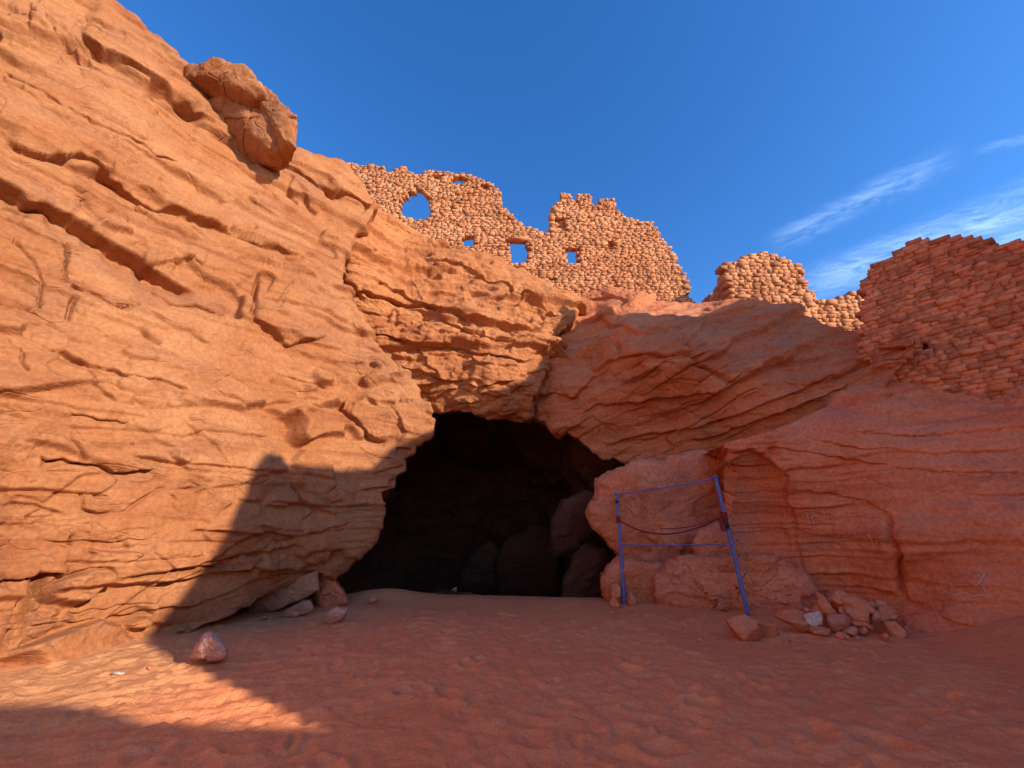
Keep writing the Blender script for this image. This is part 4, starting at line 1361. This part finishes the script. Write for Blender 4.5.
def frame():
    bl, tl = ground_hit(624, 604)
    br, tr = ground_hit(748, 616)
    top_l = at_y(616.5, 493, bl[1] - 0.05); top_r = at_y(715, 476, br[1] - 0.10)
    # stand on their feet: the tops lean only as much as the picture shows
    root = bpy.data.objects.new('goal_frame', None); COL.objects.link(root)
    root.location = tuple((bl + br) / 2)
    tag(root, 'blue frame of two leaning poles joined by blue cords in front of the rocks', 'frame')

    def along(a, b, s):
        return a + (b - a) * s
    for nm, b, tpt, r in (('post', bl, top_l, 0.036), ('post', br, top_r, 0.042)):
        low = b - (tpt - b) * 0.04
        bend = 0.015 * np.array([1, 0.4, 0])
        pts = [low + (tpt - low) * s + bend * math.sin(s * math.pi) for s in np.linspace(0, 1, 14)]
        v, f = tube(pts, [r] * 14, 14)
        p = link_mesh(nm, np.array(v), f, M_BLUE, origin=b, parent=root)
        # tape and cap
        v, f = tube([along(b, tpt, 0.985), along(b, tpt, 1.005)], r * 1.25, 14)
        c = link_mesh('cap', np.array(v), f, M_BLUE, origin=tuple(tpt), parent=p); c.location = Vector(tpt) - Vector(b)
        s0, s1 = (0.72, 0.86) if b is bl else (0.52, 0.64)
    def cord(name, a, b, sag, r, mat):
        pts = []
        for s in np.linspace(0, 1, 40):
            q = a + (b - a) * s; q = q.copy(); q[2] -= sag * 4 * s * (1 - s); pts.append(q)
        v, f = tube(pts, r, 8)
        return link_mesh(name, np.array(v), f, mat, origin=tuple((a + b) / 2), parent=root)
    cord('top_cord', along(bl, top_l, 0.99), along(br, top_r, 0.985), 0.035, 0.016, M_CORD)
    cord('lower_cord', along(bl, top_l, 0.52), along(br, top_r, 0.49), 0.02, 0.013, M_CORD)
    # knots of the cords round the posts
    for (b, tpt, s, r, mat) in ((bl, top_l, 0.985, .048, M_CORD), (br, top_r, 0.97, .054, M_CORD), (bl, top_l, 0.52, .046, M_CORD), (br, top_r, 0.49, .052, M_CORD)):
        v, f = tube([along(b, tpt, s - 0.008), along(b, tpt, s), along(b, tpt, s + 0.008)], [r * 0.9, r, r * 0.9], 14)
        link_mesh('knot', np.array(v), f, mat, origin=tuple(along(b, tpt, s)), parent=root)
    # black tape on the right pole
    parts = [tube([along(br, top_r, 0.60), along(br, top_r, 0.69)], .049, 14)]
    v, f = merge(parts)
    link_mesh('tape', np.array(v), f, M_DARK, origin=tuple(along(br, top_r, 0.64)), parent=root)
    v, f = tube([along(bl, top_l, 0.90), along(bl, top_l, 0.93)], .041, 14)
    link_mesh('tape', np.array(v), f, M_DARK, origin=tuple(along(bl, top_l, 0.91)), parent=root)
    # pale sticker near the top of the right pole
    # red rope hung between the posts
    a = along(bl, top_l, 0.745); b = along(br, top_r, 0.695)
    rope = bpy.data.objects.new('rope', None); COL.objects.link(rope); rope.location = tuple((a + b) / 2)
    tag(rope, 'dark red rope sagging between the two blue poles', 'rope')
    pts = []
    for s in np.linspace(0, 1, 60):
        q = (a + (b - a) * s).copy(); q[2] -= 0.34 * 4 * s * (1 - s) * (1 - 0.35 * (s - 0.5)); q[1] += 0.02 * math.sin(s * 60); pts.append(q)
    v, f = tube(pts, 0.018, 8)
    link_mesh('strand', np.array(v), f, M_REDROPE, origin=tuple((a + b) / 2), parent=rope)
    pts = []
    for s in np.linspace(0.42, 0.99, 30):
        q = (a + (b - a) * s).copy(); q[2] -= 0.22 * 4 * s * (1 - s) * 1.05; q[1] += 0.03; pts.append(q)
    v, f = tube(pts, 0.009, 6)
    link_mesh('strand', np.array(v), f, M_REDROPE, origin=tuple(b), parent=rope)
    for (bb, tt, s, r) in ((bl, top_l, 0.745, .052), (br, top_r, 0.695, .07)):
        loops = []
        for k in (-0.02, 0.0, 0.02):
            q = along(bb, tt, s + k)
            loops.append(tube([q - np.array([0, 0, .025]), q, q + np.array([0, 0, .025])], [r * .8, r, r * .8], 14))
        v, f = merge(loops)
        link_mesh('knot', np.array(v), f, M_REDROPE, origin=tuple(along(bb, tt, s)), parent=rope)
    # hanging tail of cloth by the right knot
    q = along(br, top_r, 0.66) + np.array([-0.10, -0.03, 0.0])
    vs_, fs_ = [], []
    nz = 9
    for i in range(nz):
        s = i / (nz - 1)
        for (dx, dy) in ((-.055, 0), (0, -.012), (.055, 0), (.055, .02), (0, .012), (-.055, .02)):
            k = 1 - 0.2 * s
            vs_.append(q + np.array([dx * k + 0.02 * s, dy + 0.02 * math.sin(s * 5 + dx * 30), -0.22 * s]))
    for i in range(nz - 1):
        for k in range(6):
            fs_.append([i * 6 + k, i * 6 + (k + 1) % 6, (i + 1) * 6 + (k + 1) % 6, (i + 1) * 6 + k])
    fs_.append([5, 4, 3, 2, 1, 0]); fs_.append([(nz - 1) * 6 + k for k in range(6)])
    link_mesh('cloth_tail', np.array(vs_), fs_, M_REDROPE, origin=tuple(q), parent=rope)


frame()


# ------------------------------------------------------------------ scratched scribbles on the red face at right
def scribbles():
    from mathutils.bvhtree import BVHTree
    cl = [o for o in scene.objects if o.type == 'MESH' and o.data.materials and o.data.materials[0] is M_RED and o.name.startswith('cliff') and o.location.length < 1e-6]
    trees = []
    for o in cl:
        me = o.data
        v = np.empty(len(me.vertices) * 3, np.float32); me.vertices.foreach_get('co', v); v = v.reshape(-1, 3)
        trees.append(BVHTree.FromPolygons([tuple(p) for p in v.tolist()], [tuple(p.vertices) for p in me.polygons]))

    def hit(px, py):
        best = None
        for t in trees:
            loc, n, i, d = t.ray_cast(Vector(EYE), Vector(px_dir(px, py)))
            if loc is not None and (best is None or d < best[0]): best = (d, np.array(loc), np.array(n))
        return best

    rg = random.Random(5)
    strokes = [[(806, 512), (808, 518), (810, 524)], [(813, 510), (812, 518), (814, 524)], [(812, 517), (817, 514), (819, 520)], [(822, 508), (825, 515), (823, 521)],
               [(826, 506), (832, 502), (838, 505)], [(830, 512), (836, 515), (842, 512), (846, 518)], [(834, 520), (838, 523), (843, 521)], [(838, 508), (845, 509), (850, 514)],
               [(829, 499), (834, 497), (839, 500)], [(868, 534), (872, 540), (874, 546)], [(876, 540), (879, 545), (882, 543)], [(858, 588), (862, 590), (866, 588)],
               [(912, 587), (925, 590), (938, 589)], [(944, 592), (955, 594), (968, 593)], [(972, 596), (982, 595), (990, 597)], [(978, 575), (982, 583), (985, 592)], [(985, 572), (981, 580), (976, 586)]]
    root = None
    for st in strokes:
        st = np.array(st, float)
        pts = []
        for i in range(len(st) - 1):
            for k in np.linspace(0, 1, 7, endpoint=(i == len(st) - 2)):
                pts.append(st[i] + (st[i + 1] - st[i]) * k + np.array([rg.gauss(0, .25), rg.gauss(0, .25)]))
        w3 = []
        for p in pts:
            h = hit(*p)
            if h is None: continue
            n = h[2] if h[2] @ (h[1] - EYE) < 0 else -h[2]
            w3.append(h[1] + n * 0.004)
        if len(w3) < 3: continue
        v, f = tube(w3, [0.004 + 0.006 * rg.random() for _ in w3], 6)
        if root is None:
            root = bpy.data.objects.new('graffiti', None); COL.objects.link(root); root.location = tuple(w3[0])
            tag(root, 'pale scratched scribbles on the red rock face at right', 'graffiti')
        link_mesh('stroke', np.array(v), f, M_SCRATCH, origin=tuple(w3[0]), parent=root)


scribbles()
